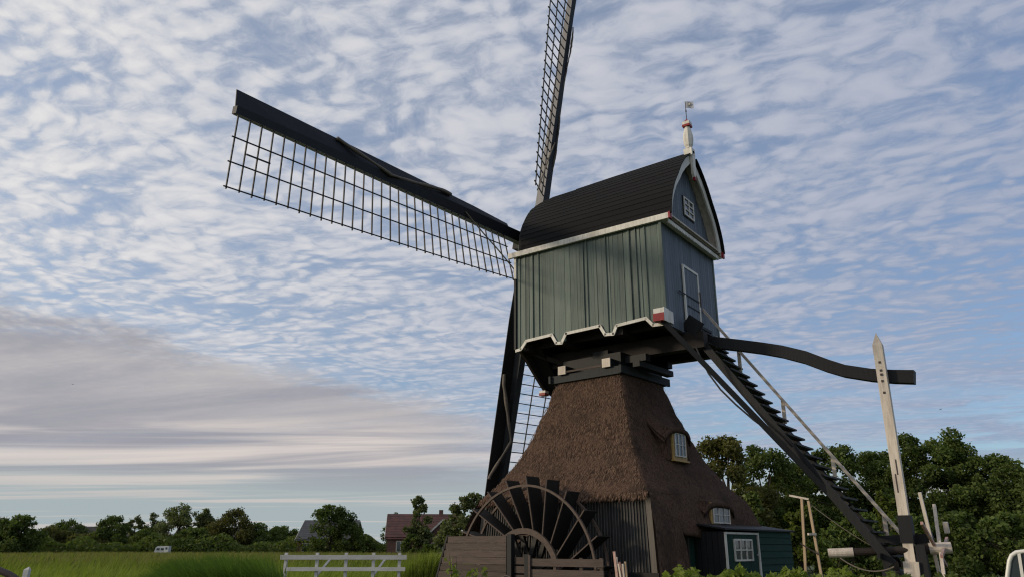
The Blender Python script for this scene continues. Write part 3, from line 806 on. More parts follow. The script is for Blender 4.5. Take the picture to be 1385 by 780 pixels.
van = thing('weather_vane', 'small grey metal flag vane on a thin rod above the white finial', 'weather vane', (MC.x, MC.y, 14.26), BY)
b = MB(); b.tube([(-2.77, 0, 14.26), (-2.77, 0, 14.92)], 0.012, 6); b.tube([(-2.77, 0, 14.55), (-2.77, 0, 14.62)], 0.022, 6); b.build('rod', M['iron'], van)
b = MB()
fl = []
for i in range(7):
    s_ = i / 6; x_ = -2.77 - 0.22 * s_; y_ = -0.10 * s_ + 0.012 * math.sin(s_ * 7)
    fl.append((x_, y_, s_))
for th_ in (-0.006, 0.006):
    for x_, y_, s_ in fl: b.v += [(x_, y_ + th_, 14.70 - 0.05 * s_), (x_, y_ + th_, 14.92 - 0.03 * s_)]
for i in range(6):
    for o_ in (0, 14): b.f.append((o_ + 2 * i, o_ + 2 * i + 2, o_ + 2 * i + 3, o_ + 2 * i + 1))
    b.f.append((2 * i, 2 * i + 14, 2 * i + 16, 2 * i + 2)); b.f.append((2 * i + 1, 2 * i + 3, 2 * i + 17, 2 * i + 15))
b.f += [(12, 26, 27, 13), (0, 1, 15, 14)]
b.build('flag', M['flag'], van)
b = MB(); b.tube([(-2.865, -0.045 - 0.014, 14.80), (-2.905, -0.045 - 0.018, 14.80)], 0.045, 8); b.build('emblem', M['offwhite'], van)

# ---------------------------------------------------------------- sails
SL, TILT, ROT = 11.62, R(12.2), R(2.45)
hubp = Vector((HX + 0.60, 0.0, 11.52))
nax = Vector((math.cos(TILT), 0, math.sin(TILT))); wax = Vector((-math.sin(TILT), 0, math.cos(TILT))); yax = Vector((0, 1, 0))
rotor = thing('sail_cross', 'four black lattice mill sails on their crossed stocks at the head of the mill body', 'windmill sails', (MC.x, MC.y, 0.0), BY)
b = MB(); b.tube([hubp - nax * 1.6, hubp - nax * 0.35], 0.24, 14); b.build('windshaft', M['iron'], rotor)
b = MB(); b.beam(hubp - nax * 0.36, hubp + nax * 0.62, 0.62, 0.62, (0, 1, 0)); b.build('poll_end', M['black'], rotor)
def weather(s): return R(28 - 24 * (s / SL))
rs = random.Random(5)
def make_sail(k):
    ang = ROT + k * math.pi / 2                       # 0 = up, then towards +y
    Dv = wax * math.cos(ang) + yax * math.sin(ang)
    lead = nax.cross(Dv)
    off = nax * (0.18 if k % 2 else -0.14)
    org = hubp + off
    def P(s, t, nn=0.0):
        """s along the stock, t across (towards the leading side), following the twist"""
        ph = weather(s)
        return org + Dv * s + (lead * math.cos(ph) + nax * math.sin(ph)) * t + (nax * math.cos(ph) - lead * math.sin(ph)) * nn
    b = MB(); b.beam(org + Dv * 0.0, org + Dv * (SL + 0.03), 0.33, 0.36, lead, 0.17, 0.18)
    stock = b.build('sail', M['sailblack'], rotor)
    # the trailing side of the stock, coloured pale for the sunlight on it
    pg0, pg1 = org - lead * 0.1815 + Dv * 0.2, org - lead * 0.0925 + Dv * SL
    b = MB(); b.beam(pg0, pg1, 0.325, 0.006, lead, 0.165, 0.006); b.build('stock_side', M['steelgrey'], stock)
    # leading boards
    n = 6
    for i in range(n):
        s0 = 0.95 + (SL - 0.95) * i / n; s1 = 0.95 + (SL - 0.95) * (i + 1) / n
        b = MB()
        vs = []
        for s_ in (s0, s1):
            t0 = 0.5 * interp(s_, [(0, .36), (SL, .18)]) - 0.02; w_ = interp(s_, [(0.9, 0.36), (2.5, 0.42), (SL, 0.47)])
            for t_, n_ in ((t0, 0.03), (t0 + w_, 0.10), (t0 + w_, 0.125), (t0, 0.055)): vs.append(P(s_, t_, n_))
        b.add(vs, [(0, 1, 2, 3), (7, 6, 5, 4), (0, 4, 5, 1), (1, 5, 6, 2), (2, 6, 7, 3), (3, 7, 4, 0)])
        b.build('leading_board', M['sailblack'], stock)
    # lattice
    W = 1.84
    nb_ = 32
    ss = [1.60 + (SL - 0.06 - 1.60) * i / (nb_ - 1) for i in range(nb_)]
    for i, s_ in enumerate(ss):
        ph = weather(s_); a0 = P(s_, 0.06, -0.05); a1 = P(s_, -W - rs.uniform(0.02, 0.06), -0.05)
        bar('cross_bar', M['sailblack'], stock, a0, a1, 0.031, 0.03, Dv)
    for q, t_ in enumerate((-0.66, -1.25, -W)):
        st = [ss[0] - (0.12 if q == 2 else 0.0)] + ss[4::5] + [ss[-1] + 0.06]
        for s0, s1 in zip(st, st[1:]):
            bar('long_lath', M['sailblack'], stock, P(s0 - .03, t_, -0.085), P(s1 + .03, t_, -0.085), 0.031, 0.028, lead)
    bar('spare_lath', M['sailblack'], stock, P(ss[-2], -0.95, -0.09), P(ss[-4], -0.95, -0.09), 0.045, 0.03, lead)
    # furled cloth and its rope along the stock
    pts, rad = [], []
    for i in range(60):
        f = i / 59; s_ = 2.6 + 5.4 * f
        tw = 0.06 + 0.02 * rs.uniform(-1, 1)
        pts.append(P(s_, tw, -0.16 - 0.05 * math.sin(f * 9))); rad.append(0.030 + 0.010 * math.sin(f * 23))
    if k in (1, 2):
        pts = []
        rad = []
        for i in range(70):
            f = i / 69
            s_ = interp(f, [(0, 4.0), (1, 8.6)]) if k == 1 else interp(f, [(0, 4.6), (1, 8.0)])
            tw = interp(f, [(0, 0.50), (0.10, 0.48), (0.40, 0.20), (0.62, 0.03), (0.76, 0.22), (0.97, 0.50), (1, 0.52)])
            pts.append(P(s_, tw, interp(tw, [(0.05, -0.19), (0.22, -0.10), (0.5, 0.03)]) - 0.02 * math.sin(f * 11))); rad.append(0.050 + 0.008 * math.sin(f * 31) + 0.010 * math.sin(f * 7))
    b = MB(); b.tube(pts, rad, 8); b.build('furled_cloth', M['canvas'], stock, smooth=True)
    # brace at the root of the lattice
    b = MB(); b.tube([P(3.6, -0.05, -0.15), P(2.9, -0.55, -0.16), P(2.2, -1.0, -0.15), P(1.35, -1.66, -0.12)], 0.022, 6); b.build('sail_rope', M['rope'], stock)
    return stock
for k in range(4): make_sail(k)
b = MB(); p0 = hubp + yax * 1.35 - wax * 1.7; 
b.tube([(2.95, 1.45, 9.95), (2.75, 1.65, 9.86), (2.56, 1.9, 9.85)], 0.012, 5)
tag(link('sail_tether', b.mesh('sail_tether'), M['wire']), 'thin dark tether line from the inner end of a sail to the mill body', 'rope')
tr = [o for o in bpy.data.objects if o.name == 'sail_tether'][0]; tr.location = (MC.x, MC.y, 0); tr.rotation_euler = (0, 0, BY)

# ---------------------------------------------------------------- scoop wheel
WC = Vector((0.42, 0.0, 0.93))
wheel = thing('scoop_wheel', 'large spoked wooden scoop wheel with dark paddles against the boarded wall of the tower', 'scoop wheel', (2.94, 22.94, 0.0), TY)
def ring(y, r0, r1, th, name, mat):
    b = MB(); n = 72
    for i in range(n):
        t = 2 * math.pi * i / n; c_, s_ = math.cos(t), math.sin(t)
        for (r_, yy) in ((r0, y), (r1, y), (r1, y + th), (r0, y + th)): b.v.append((WC.x + r_ * c_, yy, WC.z + r_ * s_))
    for i in range(n):
        for j in range(4):
            a_ = i * 4 + j; c_ = i * 4 + (j + 1) % 4; a2 = ((i + 1) % n) * 4 + j; c2 = ((i + 1) % n) * 4 + (j + 1) % 4
            b.f.append((a_, c_, c2, a2))
    return b.build(name, mat, wheel)
ring(3.56, 2.155, 2.210, 0.06, 'outer_rim', M['wheelwood']); ring(3.02, 2.155, 2.210, 0.06, 'outer_rim', M['wheelwood'])
ring(3.57, 1.00, 1.14, 0.07, 'inner_rim', M['wheelwood']); ring(3.00, 1.00, 1.14, 0.07, 'inner_rim', M['wheelwood'])
NP = 22
for i in range(NP):
    t = math.pi / 2 + 2 * math.pi * (i + 0.12) / NP
    di = R(17)
    po = Vector((math.cos(t), 0, math.sin(t))) * 2.42; pi_ = Vector((math.cos(t + di), 0, math.sin(t + di))) * 1.02
    d = (po - pi_).normalized(); nn = Vector((d.z, 0, -d.x))
    o_ = bar('paddle', M['wetwood'], wheel, WC + pi_ + Vector((0, 3.31, 0)), WC + po + Vector((0, 3.31, 0)), 0.03, 0.50, (0, 1, 0))
    bar('paddle_edge', M['wheelwood'], wheel, WC + pi_ + Vector((0, 3.585, 0)), WC + po + Vector((0, 3.585, 0)), 0.030, 0.035, (0, 1, 0))
for i in range(4):
    t = math.pi * i / 4 + 0.35; d = Vector((math.cos(t), 0, math.sin(t)))
    for y_ in (3.50, 3.12): bar('spoke', M['wetwood'], wheel, WC - d * 1.04 + Vector((0, y_, 0)), WC + d * 1.04 + Vector((0, y_, 0)), 0.12, 0.09, (0, 1, 0))
b = MB(); b.tube([WC + Vector((0, 2.2, 0)), WC + Vector((0, 4.0, 0))], 0.17, 12); b.build('axle', M['wetwood'], wheel)

# plank screen and rails in front of the wheel
scr = thing('plank_screen', 'sloping-sided screen of weathered horizontal planks in front of the scoop wheel', 'plank screen', (2.94, 22.94, 0.5), TY)
for i in range(7):
    z0 = 1.80 - 0.170 * i
    bar('plank', M['oldwood'], scr, (0.46, 4.20 + 0.004 * (i % 2), z0), (interp(z0, [(0.6, 2.95), (1.84, 2.47)]), 4.20 + 0.004 * (i % 2), z0), 0.035, 0.160)
bar('edge_board', M['black'], scr, (2.50, 4.19, 1.90), (2.98, 4.19, 0.55), 0.05, 0.08, (0, 1, 0))
bar('post', M['black'], scr, (0.36, 4.16, 1.92), (0.36, 4.16, 0.45), 0.14, 0.14, (0, 1, 0))
bar('post', M['black'], scr, (2.3, 4.10, 1.8), (2.3, 4.10, 0.45), 0.10, 0.10, (0, 1, 0))
rl = thing('plank_railing', 'low two-plank weathered railing between the plank screen and the tower corner', 'railing', (2.94, 22.94, 0.5), TY)
for z_ in (1.27, 1.03, 0.80): bar('plank', M['oldwood'], rl, (-0.28, 4.20, z_), (-2.38, 4.20, z_), 0.035, 0.17)
for x_ in (-1.0, -1.75, -2.3): bar('post', M['oldwood'], rl, (x_, 4.16, 1.38), (x_, 4.16, 0.45), 0.085, 0.05, (0, 1, 0))
bar('post', M['black'], rl, (-0.20, 4.17, 1.45), (-0.20, 4.17, 0.45), 0.16, 0.12, (0, 1, 0))
bar('post', M['oldwood'], rl, (-0.30, 4.24, 1.43), (-0.30, 4.24, 0.45), 0.05, 0.05, (0, 1, 0))
for z_ in (1.30, 1.10, 0.90): bar('plank', M['oldwood'], rl, (0.26, 4.12, z_), (-0.14, 4.12, z_), 0.03, 0.16)
b = MB(); b.tube([(0.62, 4.36, 0.55)] + [(0.32 + 0.30 * math.cos(t), 4.36, 0.62 + 0.34 * math.sin(t)) for t in np.linspace(0, math.pi, 14)] + [(0.02, 4.36, 0.5)], 0.025, 7)
b.build('hoop', M['iron'], rl)
# bundle of thin stakes leaning by the corner
bd = thing('stake_bundle', 'bundle of thin red and white stakes standing by the corner of the boarded wall', 'stakes', (2.94, 22.94, 0.45), TY)
rk = random.Random(4)
for i in range(9):
    x_ = -2.62 - 0.035 * i + rk.uniform(-.04, .04); h_ = rk.uniform(1.20, 1.42) if i != 3 else 1.52
    bar('stake', M[('pinkwood', 'offwhite', 'pole')[i % 3]], bd, (x_ * 1.01, 4.05 + rk.uniform(-.1, .1), 0.5), (x_ + rk.uniform(-.10, .12), 4.05 + rk.uniform(-.1, .1), h_), 0.04 if i != 3 else 0.06, 0.03, (0, 1, 0))

# ---------------------------------------------------------------- green shed against the shaded face
shed = thing('garden_shed', 'low dark green plank shed with white-framed six-pane window against the tower', 'shed', (2.94, 22.94, 0.62), TY)
SX, S0, S1 = -3.68, 0.84, -3.38
b = MB(); b.box((SX + 0.03, S1 + 0.03, 0.62), (-2.86, S0 - 0.03, 1.97)); b.build('frame', M['shed'], shed)
for i in range(8):
    z_ = 0.74 + 0.172 * i
    bar('plank', M['shed'], shed, (SX, -1.17, z_), (SX, S1, z_), 0.02, 0.165, (0.12, 0, 1))
for i in range(12):
    y_ = 0.72 - 0.152 * i
    bar('door_plank', M['shed'], shed, (SX, y_, 0.62), (SX, y_, 1.94), 0.146, 0.022, (1, 0, 0))
for i in range(5): bar('side_plank', M['black'], shed, (SX + 0.08 + 0.16 * i, S0, 0.62), (SX + 0.08 + 0.16 * i, S0, 1.98), 0.15, 0.022, (0, 1, 0))
for y_ in (0.80, -1.10): bar('white_post', M['white'], shed, (SX - 0.02, y_, 0.62), (SX - 0.02, y_, 1.95), 0.075, 0.035, (1, 0, 0))
bar('white_lintel', M['white'], shed, (SX - 0.02, 0.835, 1.945), (SX - 0.02, -1.13, 1.945), 0.035, 0.05)
b = MB(); b.prism([(SX - 0.10, 2.015), (-2.80, 2.17), (-2.80, 2.21), (SX - 0.10, 2.055)], 1, S1 - 0.08, S0 + 0.10); b.build('roof', M['black'], shed)
small_window(shed, SX - 0.02, -0.66, 0.36, 1.30, 1.79, 3, 2)
b = MB(); b.tube([(SX - 0.03, -0.93, 1.42), (SX - 0.06, -0.93, 1.42)], 0.02, 8); b.build('door_knob', M['flag'], shed)

# ---------------------------------------------------------------- staircase, tail pole, winch
stair = thing('mill_staircase', 'long black open-tread staircase with a white handrail climbing to the mill door', 'staircase', (MC.x, MC.y, 0.7), BY)
SA, SB = Vector((-2.50, 0, 7.55)), Vector((-6.95, 0, 1.25))
bar('stringer', M['black'], stair, SA + Vector((0, 0.58, 0)), SB + Vector((0, 0.58, 0)), 0.07, 0.20)
bar('stringer', M['black'], stair, SA + Vector((0, -0.50, -0.06)), SB + Vector((0, -0.50, -0.06)), 0.06, 0.10)
NS = 24
for i in range(NS):
    p = SA + (SB - SA) * ((i + 0.6) / NS)
    bar('tread', M['black'], stair, (p.x - 0.03, 0.545, p.z + 0.06), (p.x - 0.03, -0.88, p.z + 0.06), 0.22, 0.045, (0.06, 0, 1))
bar('landing', M['black'], stair, (-2.62, 0.72, 7.56), (-2.62, -0.72, 7.56), 0.24, 0.08)
bar('landing_side', M['black'], stair, (-2.56, 0.74, 7.60), (-2.95, 0.74, 7.28), 0.07, 0.42)
hr = bar('handrail', M['offwhite'], stair, (-2.50, -0.70, 8.32), (-7.02, -0.70, 1.86), 0.055, 0.075)
for x_, zl, zh_ in ((-3.46, 6.2, 6.92), (-4.54, 4.75, 5.38), (-5.64, 3.2, 3.82), (-6.66, 1.72, 2.34)):
    bar('rail_post', M['offwhite'], stair, (x_, -0.745, zl), (x_, -0.745, zh_), 0.09, 0.05, (0, 1, 0))
bar('foot_board', M['black'], stair, (-6.75, 0.9, 1.42), (-6.75, -1.3, 1.42), 0.06, 0.12)
bar('foot_board', M['black'], stair, (-6.9, 0.8, 1.05), (-6.9, -1.2, 1.05), 0.3, 0.10)
for y_ in (0.5, -0.5): bar('foot_post', M['black'], stair, (-6.8, y_, 1.5), (-6.85, y_, 0.66), 0.14, 0.14, (0, 1, 0))

tail = thing('tail_pole', 'curved black tail pole hung from a tall white pointed post behind the staircase', 'tail pole', (MC.x, MC.y, 0.7), BY)
TP = [(-0.8, 7.22), (-2.4, 7.16), (-3.1, 7.045), (-3.73, 6.88), (-4.37, 6.70), (-4.9, 6.53), (-5.48, 6.29), (-6.0, 6.00), (-6.4, 5.81), (-7.0, 5.63), (-7.5, 5.53), (-7.94, 5.465)]
b = MB()
for i, (x_, z_) in enumerate(TP):
    a_, c_ = TP[max(i - 1, 0)], TP[min(i + 1, len(TP) - 1)]
    d = Vector((c_[0] - a_[0], 0, c_[1] - a_[1])).normalized(); nn = Vector((-d.z, 0, d.x)) * -1
    if nn.z < 0: nn = -nn
    h_ = 0.30 + 0.01 * math.sin(i * 1.3)
    for s1, s2 in ((-1, -1), (1, -1), (1, 1), (-1, 1)): b.v.append(tuple(Vector((x_, s1 * 0.15, z_)) + nn * (s2 * h_ / 2)))
for i in range(len(TP) - 1):
    for j in range(4):
        a_ = i * 4 + j; c_ = i * 4 + (j + 1) % 4; b.f.append((a_, c_, c_ + 4, a_ + 4))
b.f.append((0, 1, 2, 3)); e_ = (len(TP) - 1) * 4; b.f.append((e_ + 3, e_ + 2, e_ + 1, e_))
b.build('beam', M['black'], tail)
b = MB(); b.beam((-7.28, 0.24, 1.05), (-7.28, 0.24, 6.30), 0.215, 0.20, (0, 1, 0)); k_ = len(b.v)
b.add([(-7.3875, 0.14, 6.30), (-7.1725, 0.14, 6.30), (-7.1725, 0.34, 6.30), (-7.3875, 0.34, 6.30), (-7.28, 0.22, 6.62), (-7.28, 0.26, 6.62)], [(0, 1, 4), (1, 2, 5, 4), (2, 3, 5), (3, 0, 4, 5)])
wp = b.build('white_post', M['offwhite'], tail)
for z_ in (5.86, 5.66, 5.40, 5.12): bar('bolt', M['iron'], wp, (-7.28, 0.335, z_), (-7.28, 0.356, z_), 0.05, 0.05)
bar('slot', M['iron'], wp, (-7.30, 0.3385, 3.55), (-7.30, 0.3385, 3.20), 0.03, 0.01, (0, 1, 0)); bar('slot', M['iron'], wp, (-7.25, 0.3385, 3.22), (-7.25, 0.3385, 2.80), 0.03, 0.01, (0, 1, 0))
bar('tie_rod', M['iron'], wp, (-7.28, -0.2, 5.56), (-7.28, 0.37, 5.56), 0.05, 0.05)
b = MB(); b.beam((-7.28, 0.30, 0.70), (-7.30, 0.28, 1.30), 0.32, 0.28, (0, 1, 0)); b.build('foot_block', M['offwhite'], tail)
bar('clamp', M['black'], tail, (-7.28, 0.20, 2.30), (-7.28, 0.20, 1.70), 0.27, 0.34, (0, 1, 0))
for sgn in (1, -1):
    bar('brace', M['black'], tail, (-2.38, sgn * 2.02, 7.42), (-5.95, sgn * 0.47, 2.58), 0.10, 0.13)
wn = thing('winding_winch', 'horizontal white winch roller with long faded red and white spokes at the stair foot', 'winch', (MC.x, MC.y, 0.7), BY)
b = MB(); b.tube([(-6.15, 0.55, 1.50), (-7.45, 0.20, 1.56)], 0.09, 14); ax = b.build('axle', M['underwood'], wn)  # middle of the roller coloured dark for the shadow on it
b = MB(); b.tube([(-5.62, 0.68, 1.475), (-6.15, 0.55, 1.50)], 0.105, 14); b.build('axle_end', M['offwhite'], wn)
b = MB(); b.tube([(-7.66, 0.10, 1.58), (-8.10, 0.0, 1.60)], 0.125, 14); b.build('hub', M['offwhite'], wn)
b = MB(); b.tube([(-7.45, 0.20, 1.56), (-7.66, 0.10, 1.58)], 0.12, 14); b.build('axle_neck', M['underwood'], wn)
for x_, a_, L_, mt, wd_ in ((-7.74, 9, 1.22, 'offwhite', 0.085), (-7.88, -30, 1.10, 'offwhite', 0.085), (-7.80, 62, 1.10, 'pinkwood', 0.07), (-7.96, -78, 1.05, 'pinkwood', 0.07)):
    d = Vector((0.05, math.sin(R(a_)), math.cos(R(a_)))); c_ = Vector((x_, 0.05, 1.59))
    bar('spoke', M[mt], wn, c_ - d * 0.82, c_ + d * L_, wd_, wd_ * 0.8, (1, 0, 0))
bar('handle', M['offwhite'], wn, (-8.02, -0.35, 1.92), (-8.02, -0.30, 2.15), 0.12, 0.10, (1, 0, 0))
bar('bearing_post', M['black'], wn, (-7.52, 0.25, 0.68), (-7.52, 0.22, 1.66), 0.20, 0.24, (0, 1, 0))
bar('bearing_beam', M['black'], wn, (-6.6, -0.1, 1.75), (-7.75, -0.12, 1.80), 0.20, 0.22)
lad = thing('pole_trestle', 'narrow trestle of two peeled pale poles supporting the stair winch', 'trestle', (MC.x, MC.y, 0.66), BY)
bar('leg', M['pole'], lad, (-5.13, 1.0, 0.70), (-5.18, 0.75, 2.72), 0.055, 0.055, (0, 1, 0)); bar('leg', M['pole'], lad, (-5.50, 0.95, 0.70), (-5.32, 0.72, 2.66), 0.055, 0.055, (0, 1, 0))
bar('rung', M['offwhite'], lad, (-5.42, 0.78, 1.90), (-5.30, 0.98, 1.90), 0.05, 0.05); bar('top_bar', M['offwhite'], lad, (-4.9, 0.78, 2.80), (-5.34, 0.74, 2.70), 0.035, 0.045)
bar('strap', M['iron'], lad, (-5.10, 1.02, 1.70), (-5.46, 0.92, 1.45), 0.04, 0.03)

def rope(name, pts, r, label, mat='wire'):
    b = MB(); b.tube(pts, r, 6)
    o = link(name, b.mesh(name), M[mat]); o.location = (MC.x, MC.y, 0); o.rotation_euler = (0, 0, BY)
    return tag(o, label, 'rope')
def sag(p0, p1, s, n=16):
    p0, p1 = Vector(p0), Vector(p1)
    return [p0 + (p1 - p0) * (i / n) - Vector((0, 0, 4 * s * (i / n) * (1 - i / n))) for i in range(n + 1)]
rope('brake_rope', [(-2.95, 1.10, 6.72), (-3.05, 1.08, 6.42), (-3.22, 1.05, 5.98), (-3.5, 1.02, 5.52), (-3.85, 0.98, 5.10), (-4.25, 0.92, 4.68), (-4.62, 0.84, 4.34), (-4.95, 0.70, 4.02)], 0.024, 'dark brake rope sagging from under the body to the staircase')
rope('stay_line', sag((-5.32, 0.72, 2.62), (-6.7, 0.5, 1.55), 0.06), 0.009, 'thin line from the pole trestle down to the stair foot', 'rope')
rope('slack_rope', sag((-5.9, 0.80, 1.38), (-7.0, 0.7, 1.20), 0.18), 0.014, 'slack rope hanging below the winch roller', 'rope')

# ---------------------------------------------------------------- vegetation
def leaf_quads(C, size, rg, droop=0.0, elong=1.5):
    """one folded leaf-sized diamond at every point of C"""
    n = len(C)
    d = rg.normal(0, 1, (n, 3)); d[:, 2] = d[:, 2] * 0.7 - droop; d /= np.linalg.norm(d, axis=1)[:, None]
    r = rg.normal(0, 1, (n, 3)); u = np.cross(d, r); u /= np.linalg.norm(u, axis=1)[:, None]
    s = size * rg.uniform(0.45, 1.6, n)[:, None]
    A = C - d * s * elong * 0.5; B_ = C + u * s * 0.5; D_ = C + d * s * elong * 0.5; E_ = C - u * s * 0.5
    V = np.stack([A, B_, D_, E_], 1).reshape(-1, 3)
    return V, np.arange(4 * n).reshape(-1, 4)
def tree(name, label, loc, h, rx, mat, nleaf, lsize, seed, trunk_h=0.3, lean=0.0, ragged=0.35, group=None, low=0.0, clumps=34, droop=0.25, cat='tree', shape='round'):
    rg = np.random.default_rng(seed)
    x0, y0, z0 = loc
    t = thing(name, label, cat, (x0, y0, z0), 0.0, group)
    ry = rx * 0.9
    zc0 = h * (low if low else trunk_h * 0.7); H = h - zc0
    # clump centres fill an uneven egg
    cc = []
    while len(cc) < clumps:
        f = rg.uniform(0, 1)
        if shape == 'round': prof = math.sin(math.pi * min(1, (f * 0.86 + 0.16))) ** 0.6
        elif shape == 'cone': prof = (1 - f) ** 0.7 * 0.95 + 0.12
        else: prof = math.sqrt(max(0.0, 1 - (max(0.0, f - 0.30) / 0.74) ** 2)) * (0.82 + 0.18 * min(1, f / 0.2))
        a = rg.uniform(0, 2 * math.pi); rad = math.sqrt(rg.uniform(0.05, 1)) * prof
        rad *= 1 + ragged * 0.5 * math.sin(3 * a + seed) * rg.uniform(0.3, 1)
        cc.append((math.cos(a) * rad * rx * 0.82 + lean * f * h, math.sin(a) * rad * ry * 0.82, zc0 + f * H * 0.93))
    cc = np.array(cc)
    # limbs from the trunk to some clumps
    b = MB(); r0 = max(0.05, h * 0.022); th_ = h * 0.72
    spine = [(lean * h * (q / 6) ** 1.5 + 0.02 * h * math.sin(q * 1.7 + seed) * (q > 0), 0.02 * h * math.cos(q * 2.1 + seed) * (q > 0), -0.15 + th_ * q / 6) for q in range(7)]
    b.tube(spine, [r0 * (1 - 0.8 * q / 6) * (1.25 if q == 0 else 1) for q in range(7)], 7)
    for c in cc[:14]:
        q = rg.integers(2, 6); s0 = Vector(spine[q]); e = Vector(c); mid = (s0 + e) / 2 + Vector((0, 0, 0.04 * h))
        b.tube([s0, mid, e], [r0 * 0.42 * (1 - 0.1 * q), r0 * 0.26, r0 * 0.08], 5)
    b.build('trunk', M['trunk'], t, smooth=True).location = (0, 0, 0)
    cr = rg.uniform(0.40, 1.30, clumps) * (1.15 - 0.5 * (cc[:, 2] - zc0) / H) * rx * (0.225 if clumps > 60 else 0.28 if clumps > 24 else 0.34)
    w_ = cr ** 2; idx = rg.choice(clumps, nleaf, p=w_ / w_.sum())
    dirs = rg.normal(0, 1, (nleaf, 3)); dirs /= np.linalg.norm(dirs, axis=1)[:, None]
    rad = rg.uniform(0, 1, nleaf) ** 0.45; tw_ = rg.uniform(0, 1, nleaf) < 0.10; rad[tw_] *= rg.uniform(1.05, 1.45, tw_.sum())
    C = cc[idx] + dirs * (cr[idx] * rad)[:, None] * np.array([1, 1, 0.8])
    C += rg.normal(0, lsize * 0.4, C.shape)
    C = C[C[:, 2] > 0.05]
    V, F = leaf_quads(C, lsize, rg, droop)
    o = link('crown', np_mesh('crown', V, F), M[mat], t); o.location = (0, 0, 0)
    return t
def at(px, dist):
    """ground position straight below a bearing (given as a column of the 1385-wide view) at a distance"""
    return ((px - 692.5) / 1103.0 * dist, dist)
def gpos(px, dist):
    x, y = at(px, dist); return (x, y, float(gz(np.array(x), np.array(y))))
def hgt(ytop, dist): return 1.6 + (740 - ytop) / 1103.0 * dist

# the copse to the right of the mill
RG = 'trees of the copse behind the staircase'
R_TREES = [
    ('broadleaf_tree', 'sunlit olive green tree growing right behind the thatched tower', 988, 46, 584, 3.0, 'leaf_olive', 30000, 0.115, 101),
    ('broadleaf_tree', 'mid green tree whose top shows between rope and staircase', 1040, 50, 596, 3.2, 'leaf_mid', 30000, 0.115, 108),
    ('broadleaf_tree', 'mid green tree showing through under the steps of the black staircase', 1085, 54, 622, 3.2, 'leaf_mid', 26000, 0.115, 102),
    ('broadleaf_tree', 'dark round-headed tree between the staircase and the white post', 1140, 56, 598, 3.6, 'leaf_dark', 34000, 0.12, 103),
    ('broadleaf_tree', 'dark tree with a low crown just beside the white post', 1198, 58, 606, 3.2, 'leaf_dark', 28000, 0.12, 104),
    ('broadleaf_tree', 'tall dark tree of the copse between white post and winch spokes', 1252, 55, 583, 3.8, 'leaf_dark', 40000, 0.12, 105),
    ('broadleaf_tree', 'tallest broad dark tree of the copse beyond the winch spokes', 1308, 54, 580, 3.8, 'leaf_dark', 40000, 0.12, 109),
    ('broadleaf_tree', 'wide dark tree sloping down towards the parked white van', 1362, 52, 612, 3.6, 'leaf_dark', 34000, 0.12, 106),
    ('broadleaf_tree', 'outermost dark tree of the copse behind the parked van', 1428, 50, 632, 3.6, 'leaf_dark', 24000, 0.12, 107),
]
for nm, lb, px_, ds, yt, rx_, mt, nl, ls, sd_ in R_TREES:
    x, y, z = gpos(px_, ds); tree(nm, lb, (x, y, z), hgt(yt, ds) - z, rx_, mt, nl, ls, sd_, 0.2, 0.0, 0.4, RG, low=0.08, clumps=95, shape='egg')
# shrubs filling the foot of the copse
SG = 'shrubs at the foot of the copse'
for i, (px_, ds, yt, rx_, mt, lb) in enumerate([
    (1082, 33, 678, 1.25, 'leaf_bright_shrub', 'bright yellow-green shrub beside the pole trestle'),
    (1205, 40, 660, 1.2, 'leaf_bright_shrub', 'yellow-green shrub lit by the sun between staircase and white post'),
    (1030, 38, 668, 1.4, 'leaf_mid', 'mid green shrub rising behind the green shed'),
    (1150, 36, 690, 1.8, 'leaf_dark', 'dark shrub seen through the lower stair treads'),
    (1235, 38, 700, 2.0, 'leaf_dark', 'dark shrub behind the foot of the white post'),
    (1310, 36, 690, 2.2, 'leaf_dark', 'dark shrub behind the spokes of the winch'),
    (1375, 34, 692, 2.0, 'leaf_dark', 'dark shrub right behind the front of the white van'),
    (1440, 34, 680, 2.0, 'leaf_dark', 'dark shrub behind the rear of the white van')]):
    x, y, z = gpos(px_, ds)
    if mt == 'leaf_bright_shrub' and mt not in M: M[mt] = leaf('sunlit_shrub_leaves', (0.050, 0.074, 0.014), (0.125, 0.150, 0.034), 0.4)
    tree('leafy_shrub', lb, (x, y, z), hgt(yt, ds) - z, rx_, mt, 9000, 0.11, 200 + i, 0.05, 0.0, 0.4, SG, low=0.02, clumps=26, cat='shrub', shape='egg')

